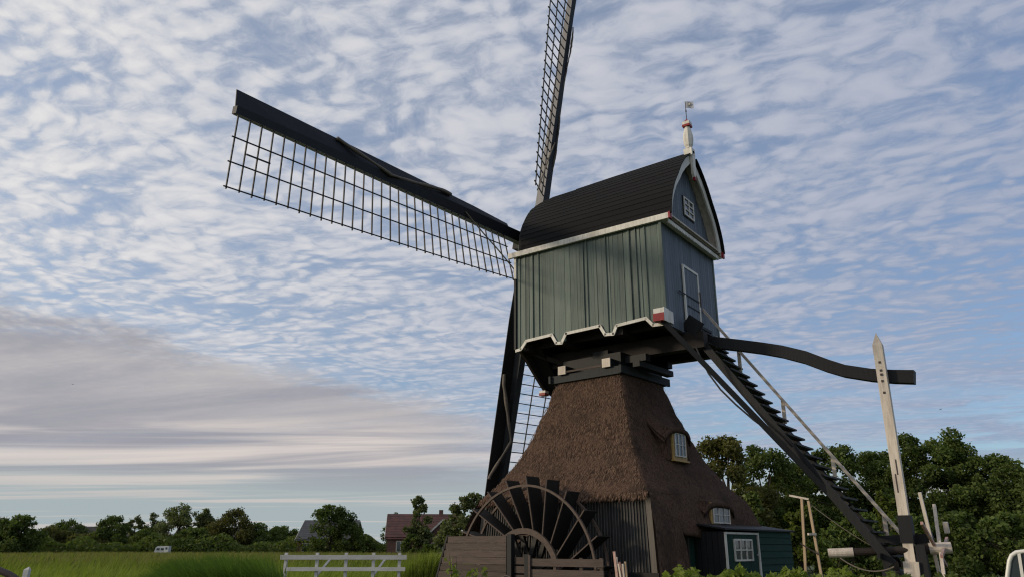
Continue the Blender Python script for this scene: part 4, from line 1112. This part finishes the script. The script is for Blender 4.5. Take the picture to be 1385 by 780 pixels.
# distant trees along the far edge of the field
FG = 'trees along the far edge of the field'
FAR = [  # column, distance, top row, half width m, material, shape, label
    (22, 118, 695, 2.9, 'leaf_mid', 'egg', 'broad green tree alone at the open end of the field'),
    (-22, 118, 690, 2.8, 'leaf_pale', 'egg', 'grey-green tree next to the broad tree at the open end'),
    (66, 140, 712, 2.6, 'leaf_olive', 'egg', 'low brownish bush left of the dark barn roof'),
    (90, 150, 701, 3.2, 'leaf_dark', 'round', 'dark rounded tree standing over the barn roof'),
    (118, 140, 722, 3.0, 'leaf_olive', 'egg', 'low bushy tree in front of the dark barn roof'),
    (150, 142, 699, 3.0, 'leaf_dark', 'egg', 'dark tree leaning beside the right end of the barn roof'),
    (180, 150, 697, 1.7, 'leaf_pale', 'egg', 'thin loose tree between the barn and the caravan'),
    (203, 150, 694, 1.9, 'leaf_pale', 'egg', 'pale wispy tree rising above the white caravan'),
    (198, 135, 716, 2.6, 'leaf_dark', 'egg', 'dark low tree behind the white caravan'),
    (240, 138, 682, 3.3, 'leaf_pale', 'egg', 'tallest pale willow right of the white caravan'),
    (274, 142, 688, 2.4, 'leaf_pale', 'cone', 'loose see-through willow next to the tallest willow'),
    (262, 132, 712, 2.6, 'leaf_mid', 'egg', 'bushy willow foot below the two pale willows'),
    (312, 136, 687, 3.3, 'leaf_olive', 'egg', 'olive pine-like tree with ragged layered top'),
    (345, 138, 708, 2.8, 'leaf_mid', 'egg', 'rounded bush tree beside the ragged olive tree'),
    (380, 140, 712, 2.8, 'leaf_mid', 'egg', 'bush tree left of the grey-roofed house'),
    (447, 122, 684, 3.3, 'leaf_dark', 'egg', 'dense dark round tree in front of the grey-roofed house'),
    (494, 122, 728, 1.6, 'leaf_dark', 'egg', 'small clipped dark bush between the two houses'),
    (541, 145, 690, 2.4, 'leaf_mid', 'egg', 'green tree behind the red-tiled house'),
    (567, 108, 668, 1.8, 'leaf_pale', 'cone', 'tall slender birch in front of the red-tiled house'),
    (556, 107, 722, 1.2, 'leaf_mid', 'egg', 'leafy bush at the foot of the birch'),
    (618, 100, 686, 1.9, 'leaf_pale', 'egg', 'pale green tree beside the lower sail'),
    (640, 98, 664, 2.4, 'leaf_pale', 'egg', 'taller pale tree half hidden by the lower sail'),
    (582, 104, 735, 0.9, 'leaf_dark', 'egg', 'dark shrub against the white window of the brick house'),
]
for i, (px_, ds, yt, rx_, mt, shp, lb) in enumerate(FAR):
    x, y, z = gpos(px_, ds)
    big = rx_ > 2.3
    tree('field_edge_tree' if big else 'field_edge_bush', lb, (x, y, z), hgt(yt, ds) - z, rx_ * 1.45, mt, 12000 if big else 6000, 0.20, 300 + i, 0.15, -0.03, 0.5, FG, low=0.03, clumps=84 if big else 36, droop=0.5, shape=shp)
# low hedge along the far edge: one continuous mass nobody could count
def far_hedge():
    rg = np.random.default_rng(77); n = 30000
    px_ = rg.uniform(-60, 660, n); ds = rg.uniform(126, 146, n); x = (px_ - 692.5) / 1103 * ds
    top = 2.9 + 1.0 * np.sin(px_ * 0.05) * np.sin(px_ * 0.021 + 1) + 0.4 * np.sin(px_ * 0.13)
    z = rg.uniform(0, 1, n) ** 0.8 * top
    V, F = leaf_quads(np.stack([x, ds, z], -1), 0.34, rg, 0.2)
    o = link('field_hedge', np_mesh('field_hedge', V, F), M['leaf_mid']); o['kind'] = 'stuff'
    tag(o, 'dark low hedge running along the far edge of the field', 'hedge')
far_hedge()

# ---------------------------------------------------------------- grass
def blades(name, X, Y, h, wd, lean, mat, label, cat, seed, curve=0.5, zbase=None):
    rg = np.random.default_rng(seed); n = len(X)
    z = gz(X, Y) if zbase is None else zbase
    a = rg.uniform(0, 2 * np.pi, n); lx = lean[0] + rg.normal(0, 0.22, n); ly = lean[1] + rg.normal(0, 0.22, n)
    ux, uy = np.cos(a), np.sin(a)
    pts = []
    for f, wf in ((0, 1.0), (0.55, 0.8), (1.0, 0.0)):
        off = h * f ** (1 + curve)
        cx = X + lx * off; cy = Y + ly * off; cz = z + h * f * (1 - 0.18 * f * (np.hypot(lx, ly)))
        if wf > 0:
            pts.append(np.stack([cx - ux * wd * wf / 2, cy - uy * wd * wf / 2, cz], -1)); pts.append(np.stack([cx + ux * wd * wf / 2, cy + uy * wd * wf / 2, cz], -1))
        else: pts.append(np.stack([cx, cy, cz], -1))
    V = np.stack(pts, 1).reshape(-1, 3); k = np.arange(n)[:, None] * 5
    F = np.concatenate([k + np.array([[0, 1, 3]]), k + np.array([[0, 3, 2]]), k + np.array([[2, 3, 4]])])
    o = link(name, np_mesh(name, V, F), M[mat]); o['kind'] = 'stuff'
    return tag(o, label, cat)
def field():
    rg = np.random.default_rng(8)
    def wedge(n, r0, r1, a0, a1):
        r = np.sqrt(rg.uniform(r0 * r0, r1 * r1, n)); a = rg.uniform(R(a0), R(a1), n)
        return r * np.sin(a), r * np.cos(a)
    def sel(X, Y):
        return np.hypot(X - MC.x, Y - MC.y) > 7.5
    TX, TY_ = wedge(3600, 14.5, 42, -37, -3.0); tid = rg.integers(0, 3600, 100000); tr_ = rg.uniform(0.10, 0.34, 3600); th2 = rg.uniform(0.45, 1.25, 3600) ** 1.2
    X = TX[tid] + rg.normal(0, 1, 100000) * tr_[tid]; Y = TY_[tid] + rg.normal(0, 1, 100000) * tr_[tid]; k = sel(X, Y); X, Y, tid = X[k], Y[k], tid[k]
    hh = (0.66 + 0.12 * np.sin(X * 0.7 + 2) * np.sin(Y * 0.4)) * th2[tid] * rg.uniform(0.6, 1.15, len(X))
    blades('field_grass', X, Y, hh, rg.uniform(0.016, 0.034, len(X)), (0.42, 0.05), 'grass', 'tall windblown green grass covering the near part of the field', 'grass', 1)
    TX, TY_ = wedge(5000, 38, 150, -37, -2.0); tid = rg.integers(0, 5000, 90000); th2 = rg.uniform(0.55, 1.2, 5000)
    X = TX[tid] + rg.normal(0, 0.55, 90000); Y = TY_[tid] + rg.normal(0, 0.55, 90000)
    hh = 0.80 * th2[tid] * rg.uniform(0.6, 1.2, len(X))
    blades('field_grass', X, Y, hh, 0.0010 * np.hypot(X, Y), (0.25, 0.05), 'grass', 'green grass of the far part of the field below the trees', 'grass', 2)
    X, Y = wedge(26000, 60, 160, -37, -2.0)
    blades('seeding_grass', X, Y, 0.98 * rg.uniform(0.8, 1.15, len(X)), 0.0009 * np.hypot(X, Y), (0.22, 0.05), 'grass_dry', 'yellowish seeding grass tops along the far side of the field', 'grass', 3)
    # lush bank bulging up by the white fence
    n = 17000; px_ = rg.uniform(205, 395, n); ds = rg.uniform(17.5, 21.5, n); X = (px_ - 692.5) / 1103 * ds; Y = ds
    env = np.interp(px_, [205, 235, 270, 330, 385, 400], [0.72, 0.95, 1.30, 1.42, 1.36, 1.1])
    blades('bank_grass', X, Y, (env + 0.10 * np.sin(px_ * 0.12)) * rg.uniform(0.72, 1.08, n), rg.uniform(0.016, 0.032, n), (-0.50, -0.1), 'reed', 'lush dark green grass bank bulging up beside the white fence', 'grass', 4, 1.0)
    n = 9000; px_ = rg.uniform(545, 612, n); ds = rg.uniform(24, 27, n); X = (px_ - 692.5) / 1103 * ds
    env = np.interp(px_, [545, 565, 600, 612], [0.75, 1.2, 1.15, 0.9])
    blades('reed_clump', X, ds, env * rg.uniform(0.7, 1.1, n), rg.uniform(0.012, 0.025, n), (0.15, 0), 'grass', 'rough green growth between the white fence and the plank screen', 'grass', 5, 0.6)
field()

# fresh hedge tops in the foreground, below the shed
def hedge_top(name, label, a_px, b_px, ds, top, n, size, seed, mat='leaf_bright'):
    rg = np.random.default_rng(seed)
    px_ = rg.uniform(a_px, b_px, n); d = ds + rg.normal(0, 0.22, n); x = (px_ - 692.5) / 1103 * d
    tp = top + 0.05 * np.sin(px_ * 0.09) + 0.04 * np.sin(px_ * 0.31) + 0.05 * (rg.uniform(0, 1, n) ** 4)
    gzv = gz(x, d); z = gzv + (tp - gzv) * rg.uniform(0, 1, n) ** 0.55
    V, F = leaf_quads(np.stack([x, d, z], -1), size, rg, -0.5, 1.9)
    o = link(name, np_mesh(name, V, F), M[mat]); o['kind'] = 'stuff'
    return tag(o, label, 'hedge')
hedge_top('garden_hedge', 'fresh yellow-green hedge tops below the green shed', 895, 1150, 11.0, 1.255, 16000, 0.045, 31)
hedge_top('garden_hedge', 'darker hedge tops below the stair foot and winch', 1140, 1338, 12.0, 1.16, 10000, 0.05, 32, 'leaf_mid')
def sapling(name, label, px_, ds, ytop, seed, nst=9, spread=0.13):
    rg = np.random.default_rng(seed); x, y, z = gpos(px_, ds); H = hgt(ytop, ds) - z
    t = thing(name, label, 'sapling', (x, y, z)); b = MB(); P_ = []
    for i in range(nst):
        dx_, dy_ = rg.normal(0, spread, 2); h_ = H * rg.uniform(0.72, 1.0) if i else H
        pts = [Vector((dx_ * f ** 1.3, dy_ * f, h_ * f)) for f in np.linspace(0, 1, 6)]
        b.tube(pts, [0.010, 0.009, 0.008, 0.006, 0.004, 0.002], 5)
        for q in range(46):
            f = rg.uniform(0.25, 1.0); c = Vector((dx_ * f ** 1.3, dy_ * f, h_ * f)); P_.append((c.x + rg.normal(0, .03), c.y + rg.normal(0, .03), c.z + rg.normal(0, .015)))
    b.build('stem', M['trunk'], t).location = (0, 0, 0)
    V, F = leaf_quads(np.array(P_), 0.034, rg, -0.4, 2.0)
    o = link('foliage', np_mesh('foliage', V, F), M['leaf_bright'], t); o.location = (0, 0, 0)
sapling('leafy_sapling', 'young yellow-green sapling in front of the plank screen', 626, 9.5, 746, 41)
sapling('leafy_sapling', 'lower leafy shoots beside the young sapling', 640, 9.3, 765, 42, 7, 0.10)

# ---------------------------------------------------------------- white rail fence by the field
fx0, fy = at(383, 24.0); fx1, _ = at(551, 24.0)
fen = thing('rail_fence', 'white wooden two-rail fence at the edge of the grass field', 'fence', (fx0, fy, 0.12))
for z_, e0, e1, hh in ((1.335, -0.04, 0.0, 0.125), (1.01, 0.12, -0.03, 0.105)):
    bar('rail', M['fence_white'], fen, (e0, -0.06, z_), (fx1 - fx0 + e1, -0.06, z_), 0.04, hh)
for px_ in (388, 430, 469, 506, 541):
    x_ = at(px_, 24.0)[0] - fx0
    bar('post', M['fence_white'], fen, (x_, 0.02, 0.05), (x_, 0.02, 1.46), 0.085, 0.085, (0, 1, 0))
for px_ in (432, 508): 
    x_ = at(px_, 24.0)[0] - fx0; bar('brace', M['fence_white'], fen, (x_ - 0.02, 0.07, 0.85), (x_ + 0.20, 0.75, 1.30), 0.06, 0.06, (0, 1, 0))

# ---------------------------------------------------------------- far houses
def house(name, label, px_, ds, Wd, Dp, eave, ridge, roofmat, wallmat, rotz, chim=True, wins=()):
    x, y, z = gpos(px_, ds); t = thing(name, label, 'house', (x, y, z), rotz)
    a, d = Wd / 2, Dp / 2
    ZO[t.name] = 0.0
    b = MB(); b.prism([(-d, 0), (d, 0), (d, eave), (0, ridge - 0.12), (-d, eave)], 0, -a, a); b.build('wall', wallmat, t)
    b = MB()
    for s_ in (-1, 1):
        sl = Vector((0, s_ * d, eave - ridge)).normalized(); e = Vector((0, s_ * d, eave)) + sl * 0.45
        nn = Vector((0, -sl.z * s_, abs(sl.y))) * 0.14
        vs = []
        for xx in (-a - 0.3, a + 0.3):
            vs += [(xx, 0, ridge), (xx, e.y, e.z), (xx, e.y + nn.y * s_ * 0.6, e.z + nn.z), (xx, 0, ridge + 0.15)]
        b.add(vs, [(0, 1, 2, 3), (7, 6, 5, 4), (0, 4, 5, 1), (1, 5, 6, 2), (2, 6, 7, 3), (3, 7, 4, 0)])
    rf = b.build('roof', roofmat, t)
    nrow = 9
    if roofmat.name.startswith('red') or roofmat.name.startswith('grey'):
        for s_ in (-1, 1):
            for i in range(nrow):
                f = (i + 0.5) / nrow; yy = s_ * d * f * 1.06; zz_ = ridge + (eave - ridge) * f * 1.06 + 0.17
                bar('tile_course', roofmat, rf, (-a - 0.28, yy, zz_), (a + 0.28, yy, zz_), d / nrow * 1.25, 0.05, (0, s_ * (ridge - eave) / d, 1))
    for s_ in (-1, 1):
        for xx in (-a - 0.32, a + 0.32): bar('barge_board', M['white'], rf, (xx, 0, ridge + 0.03), (xx, s_ * (d + 0.3), eave - (ridge - eave) * 0.3 / d + 0.03), 0.05, 0.20)
    if chim:
        b = MB(); b.box((a * 0.5, -0.3, ridge - 0.7), (a * 0.5 + 0.6, 0.3, ridge + 0.75)); b.build('chimney', wallmat, rf)
    for face, u, z0, z1, hw in wins:
        b = MB()
        if face == 'f': b.box((u - hw, -d - 0.06, z0), (u + hw, -d + 0.02, z1))
        else: b.box((-a - 0.06, u - hw, z0), (-a + 0.02, u + hw, z1))
        wn_ = b.build('window', M['white'], t)
        npn = 3 if hw > 0.8 else 2
        for q in range(npn):
            u0 = u - hw + 0.09 + q * (2 * hw - 0.09) / npn; u1 = u0 + (2 * hw - 0.09) / npn - 0.09
            b = MB()
            if face == 'f': b.box((u0, -d - 0.075, z0 + 0.1), (u1, -d - 0.05, z1 - 0.1))
            else: b.box((-a - 0.075, u0, z0 + 0.1), (-a - 0.05, u1, z1 - 0.1))
            b.build('pane', M['glass'], wn_)
    return t
house('brick_house', 'red-brown tiled brick house with a white-framed window behind the birch', 570, 118, 9.6, 8.0, 2.9, 6.0, M['redtile'], M['brickwall'], R(6), True,
      [('f', 2.7, 0.9, 2.2, 1.3), ('f', -2.9, 0.9, 2.4, 0.6), ('s', -1.4, 0.9, 2.3, 0.6), ('s', 1.2, 0.9, 2.3, 0.6), ('s', 0.0, 3.4, 4.4, 0.5)])
hx, hy, hz = gpos(598, 112)
wg = thing('house_wing', 'gabled front wing of the red-tiled brick house with white barge boards', 'house wing', (hx, hy, hz), R(96)); ZO[wg.name] = 0.0
b = MB(); b.prism([(-2.6, 0), (2.6, 0), (2.6, 2.6), (0, 5.0), (-2.6, 2.6)], 0, -1.5, 4.5); b.build('wall', M['brickwall'], wg)
b = MB()
for s_ in (-1, 1):
    vs = []
    for xx in (-1.8, 4.6): vs += [(xx, 0, 5.12), (xx, s_ * 3.0, 2.35), (xx, s_ * 3.0, 2.5), (xx, 0, 5.28)]
    b.add(vs, [(0, 1, 2, 3), (7, 6, 5, 4), (0, 4, 5, 1), (1, 5, 6, 2), (2, 6, 7, 3), (3, 7, 4, 0)])
rf = b.build('roof', M['redtile'], wg)
for s_ in (-1, 1): bar('barge_board', M['white'], rf, (-1.83, 0, 5.16), (-1.83, s_ * 3.0, 2.38), 0.05, 0.22)
b = MB(); b.box((-1.57, -1.5, 0.9), (-1.49, 1.5, 2.2)); wn_ = b.build('window', M['white'], wg)
for q in range(4):
    b = MB(); b.box((-1.585, -1.4 + q * 0.72, 1.0), (-1.56, -0.76 + q * 0.72, 2.1)); b.build('pane', M['glass'], wn_)
house('grey_roofed_house', 'house with a dark grey tiled roof behind the dense round tree', 447, 132, 8.6, 7.5, 2.8, 5.6, M['greytile'], M['brickwall'], R(-4), False, [('f', -2.8, 0.9, 2.2, 0.7), ('f', 2.8, 0.9, 2.2, 0.7)])
house('dark_barn', 'dark-roofed barn sunk among the bushes beyond the field', 108, 155, 9.5, 8.0, 2.0, 5.2, M['darkthatch'], M['brickwall'], R(8), False, [('f', 0.0, 0.6, 1.7, 0.7)])
house('farm_shed', 'long low dark-roofed farm shed between the wispy trees', 195, 158, 9.0, 7.0, 1.9, 4.2, M['darkthatch'], M['brickwall'], R(-3), False, [])
house('low_farmhouse', 'low dark-roofed farmhouse half hidden behind the two pale willows', 278, 160, 11.0, 7.5, 2.2, 5.0, M['darkthatch'], M['brickwall'], R(3), False, [('f', -3, 0.8, 1.8, 0.6)])
# small white caravan parked at the field edge
cx, cy, cz = gpos(219, 124)
cv = thing('caravan', 'small white caravan parked at the far edge of the field', 'caravan', (cx, cy, cz), R(4)); cv.scale = (0.72, 0.72, 0.72)
b = MB(); b.prism([(-1.1, 0.45), (1.0, 0.45), (1.1, 0.9), (0.95, 1.75), (0.7, 2.0), (-0.6, 2.0), (-0.95, 1.7), (-1.15, 1.0)], 1, -0.9, 0.9); b.build('body', M['caravan'], cv).location = (0, 0, 0.45)
for u0, u1 in ((-0.75, -0.1), (0.15, 0.75)):
    b = MB(); b.box((u0, -0.93, 1.15), (u1, -0.895, 1.6)); b.build('window', M['glass'], cv).location = (0, 0, 0.45)
for s_ in (-0.92, 0.92):
    b = MB(); b.tube([(0, s_ - .08, 0.35), (0, s_ + .08, 0.35)], 0.33, 14); b.build('wheel', M['rubber'], cv).location = (0, 0, 0.45)
b = MB(); b.beam((1.0, 0, 0.45), (2.1, 0, 0.42), 0.12, 0.1); b.build('drawbar', M['iron'], cv).location = (0, 0, 0.45)
hx, hy, hz = gpos(227, 123)
hb = thing('horse_trailer', 'narrow white trailer box standing beside the caravan', 'trailer', (hx, hy, hz), R(-3)); hb.scale = (0.72, 0.72, 0.72)
b = MB(); b.box((-0.45, -0.6, 0.5), (0.45, 0.6, 2.0)); b.build('box', M['caravan'], hb).location = (0, 0, 0.4)
b = MB(); b.box((-0.2, -0.63, 1.3), (0.2, -0.60, 1.75)); b.build('window', M['glass'], hb).location = (0, 0, 0.4)
for s_ in (-0.5, 0.5):
    b = MB(); b.tube([(s_ - .07, 0, 0.3), (s_ + .07, 0, 0.3)], 0.3, 12); b.build('wheel', M['rubber'], hb).location = (0, 0, 0.4)

# ---------------------------------------------------------------- small things at the edges
M['van_paint'] = flat('white_van_paint', (0.70, 0.68, 0.62), (0.62, 0.60, 0.55), 3.0, 0.35, 0.03)
vx, vy = at(1372, 10.8); vz = float(gz(np.array(vx), np.array(vy)))
van_ = thing('parked_van', 'white van parked at the edge of the copse, only its front roof corner in sight', 'van', (vx, vy, vz), R(-34)); ZO[van_.name] = 0.0
vt = hgt(743.5, 10.8) - vz                                   # roof height
vX = lambda p: (at(p, 10.8)[0] - vx) * 0.853
vZ = lambda r_: hgt(r_, 10.8) - vz
b = MB(); wz_ = vZ(800)                                       # waist line below the windows
b.prism([(-1.15, 0.32), (3.3, 0.32), (3.36, wz_), (vX(1340), wz_), (-0.95, wz_ - 0.16), (-1.2, wz_ - 0.34)], 1, 0.0, 1.65); b.build('body', M['van_paint'], van_)
AP = [(vX(1344), wz_ - 0.02), (vX(1352), vZ(785)), (vX(1357), vZ(770)), (vX(1361.5), vZ(757)), (vX(1366), vZ(750)), (vX(1373), vZ(746)), (vX(1385), vZ(744.5)), (vX(1420), vt - 0.01), (2.2, vt), (3.1, vt - 0.03), (3.3, vt - 0.25), (3.34, wz_ - 0.02)]
for y_ in (0.03, 1.62):
    b = MB(); b.tube([(x_, y_, z_) for x_, z_ in AP], 0.026, 10); b.build('roof_frame', M['van_paint'], van_, smooth=True)
    for p_, q_ in ((1374, 1376.5), (1455, 1457)):
        bar('pillar', M['van_paint'], van_, (vX(p_), y_, wz_ - 0.02), (vX(q_), y_, vt - 0.02), 0.036, 0.036, (0, 1, 0))
    b = MB(); b.prism([(x_ * 0.995, z_ - 0.004) for x_, z_ in AP], 1, y_ + (0.004 if y_ < 1 else -0.012), y_ + (0.012 if y_ < 1 else -0.004)); b.build('side_window', M['glass'], van_)
b = MB()
for (x0, z0), (x1, z1) in zip(AP, AP[1:]):
    if x0 >= vX(1365) and x1 < 3.2: b.add([(x0, 0.03, z0 + 0.012), (x1, 0.03, z1 + 0.012), (x1, 1.62, z1 + 0.012), (x0, 1.62, z0 + 0.012), (x0, 0.03, z0 - 0.02), (x1, 0.03, z1 - 0.02), (x1, 1.62, z1 - 0.02), (x0, 1.62, z0 - 0.02)], [(0, 1, 2, 3), (7, 6, 5, 4), (0, 4, 5, 1), (2, 6, 7, 3)])
b.build('roof', M['van_paint'], van_)
b = MB()
for (x0, z0), (x1, z1) in zip(AP[:5], AP[1:6]): b.add([(x0, 0.05, z0), (x1, 0.05, z1), (x1, 1.60, z1), (x0, 1.60, z0)], [(0, 1, 2, 3)])
b.build('windscreen', M['glass'], van_)
for x_ in (-0.55, 2.45):
    for y_ in (0.06, 1.59):
        b = MB(); b.tube([(x_, y_ - 0.09, 0.31), (x_, y_ + 0.09, 0.31)], 0.31, 18); wl_ = b.build('wheel', M['rubber'], van_)
        b = MB(); b.tube([(x_, y_ - 0.1, 0.31), (x_, y_ + 0.1, 0.31)], 0.17, 14); b.build('rim', M['flag'], wl_)
for y_ in (0.22, 1.43):
    b = MB(); b.box((-1.215, y_ - 0.14, wz_ - 0.52), (-1.16, y_ + 0.14, wz_ - 0.36)); b.build('headlight', M['glass'], van_)
hx, hy, hz = gpos(15, 8.0)
b = MB(); pts = [(at(-60, 8.0)[0], 8.0, 1.55), (at(-20, 8.0)[0], 8.0, hgt(757, 8.0)), (at(0, 8.0)[0], 8.0, hgt(767, 8.0)), (at(20, 8.0)[0], 8.0, hgt(774, 8.0)), (at(36, 8.0)[0], 8.0, hgt(783, 8.0)), (at(60, 8.0)[0], 8.0, hgt(800, 8.0)), (at(100, 8.0)[0], 8.0, 0.9), (at(112, 8.0)[0], 8.0, 0.0)]
b.tube(pts, 0.032, 8); tag(link('curved_handrail', b.mesh('curved_handrail', True), M['iron']), 'dark curved pipe handrail in front of the grass field', 'handrail')
wx, wy, wz = gpos(42, 9.0)
b = MB(); H_ = hgt(764, 9.0)
b.beam((wx - 0.03, wy, wz - 0.1), (wx + 0.005, wy, H_ - 0.03), 0.055, 0.05, (0, 1, 0)); b.add([(wx - 0.022, wy - 0.025, H_ - 0.03), (wx + 0.032, wy - 0.025, H_ - 0.03), (wx + 0.032, wy + 0.025, H_ - 0.03), (wx - 0.022, wy + 0.025, H_ - 0.03), (wx + 0.02, wy, H_)], [(0, 1, 4), (1, 2, 4), (2, 3, 4), (3, 0, 4)])
tag(link('marker_post', b.mesh('marker_post'), M['fence_white']), 'short white marker post with pointed top beside the dark handrail', 'post')
def bird(label, px_, py_, dist, span, rotz):
    u, v = (px_ - 692.5) / 1046.0, -(py_ - 390) / 1046.0; p_ = R(18.5); c, s = math.cos(p_), math.sin(p_)
    d = Vector((u, c - v * s, s + v * c)); loc = d * dist + Vector((0, 0, 1.6))
    t = thing('flying_bird', label, 'bird', tuple(loc), rotz); ZO[t.name] = 0.0
    b = MB(); k = span
    b.tube([(-0.30 * k, 0, 0), (-0.15 * k, 0, 0.01 * k), (0, 0, 0.015 * k), (0.15 * k, 0, 0.01 * k), (0.24 * k, 0, 0)], [0.008 * k, 0.04 * k, 0.055 * k, 0.04 * k, 0.012 * k], 8)
    for s_ in (-1, 1):
        b.add([(0.10 * k, s_ * 0.03 * k, 0.02 * k), (0.05 * k, s_ * 0.25 * k, 0.09 * k), (-0.02 * k, s_ * 0.5 * k, 0.06 * k), (-0.08 * k, s_ * 0.25 * k, 0.07 * k), (-0.08 * k, s_ * 0.03 * k, 0.01 * k),
               (0.10 * k, s_ * 0.03 * k, 0.005 * k), (0.05 * k, s_ * 0.25 * k, 0.075 * k), (-0.02 * k, s_ * 0.5 * k, 0.052 * k), (-0.08 * k, s_ * 0.25 * k, 0.06 * k), (-0.08 * k, s_ * 0.03 * k, 0.0)],
              [(0, 1, 2, 3, 4), (9, 8, 7, 6, 5), (0, 5, 6, 1), (1, 6, 7, 2), (2, 7, 8, 3), (3, 8, 9, 4), (4, 9, 5, 0)])
    b.build('body', M['wire'], t)
bird('small dark bird flying beyond the end of the tail pole', 1272, 553, 90, 0.6, R(20))
bird('small dark bird flying before the grey cloud bank', 98, 519, 90, 0.45, R(140))
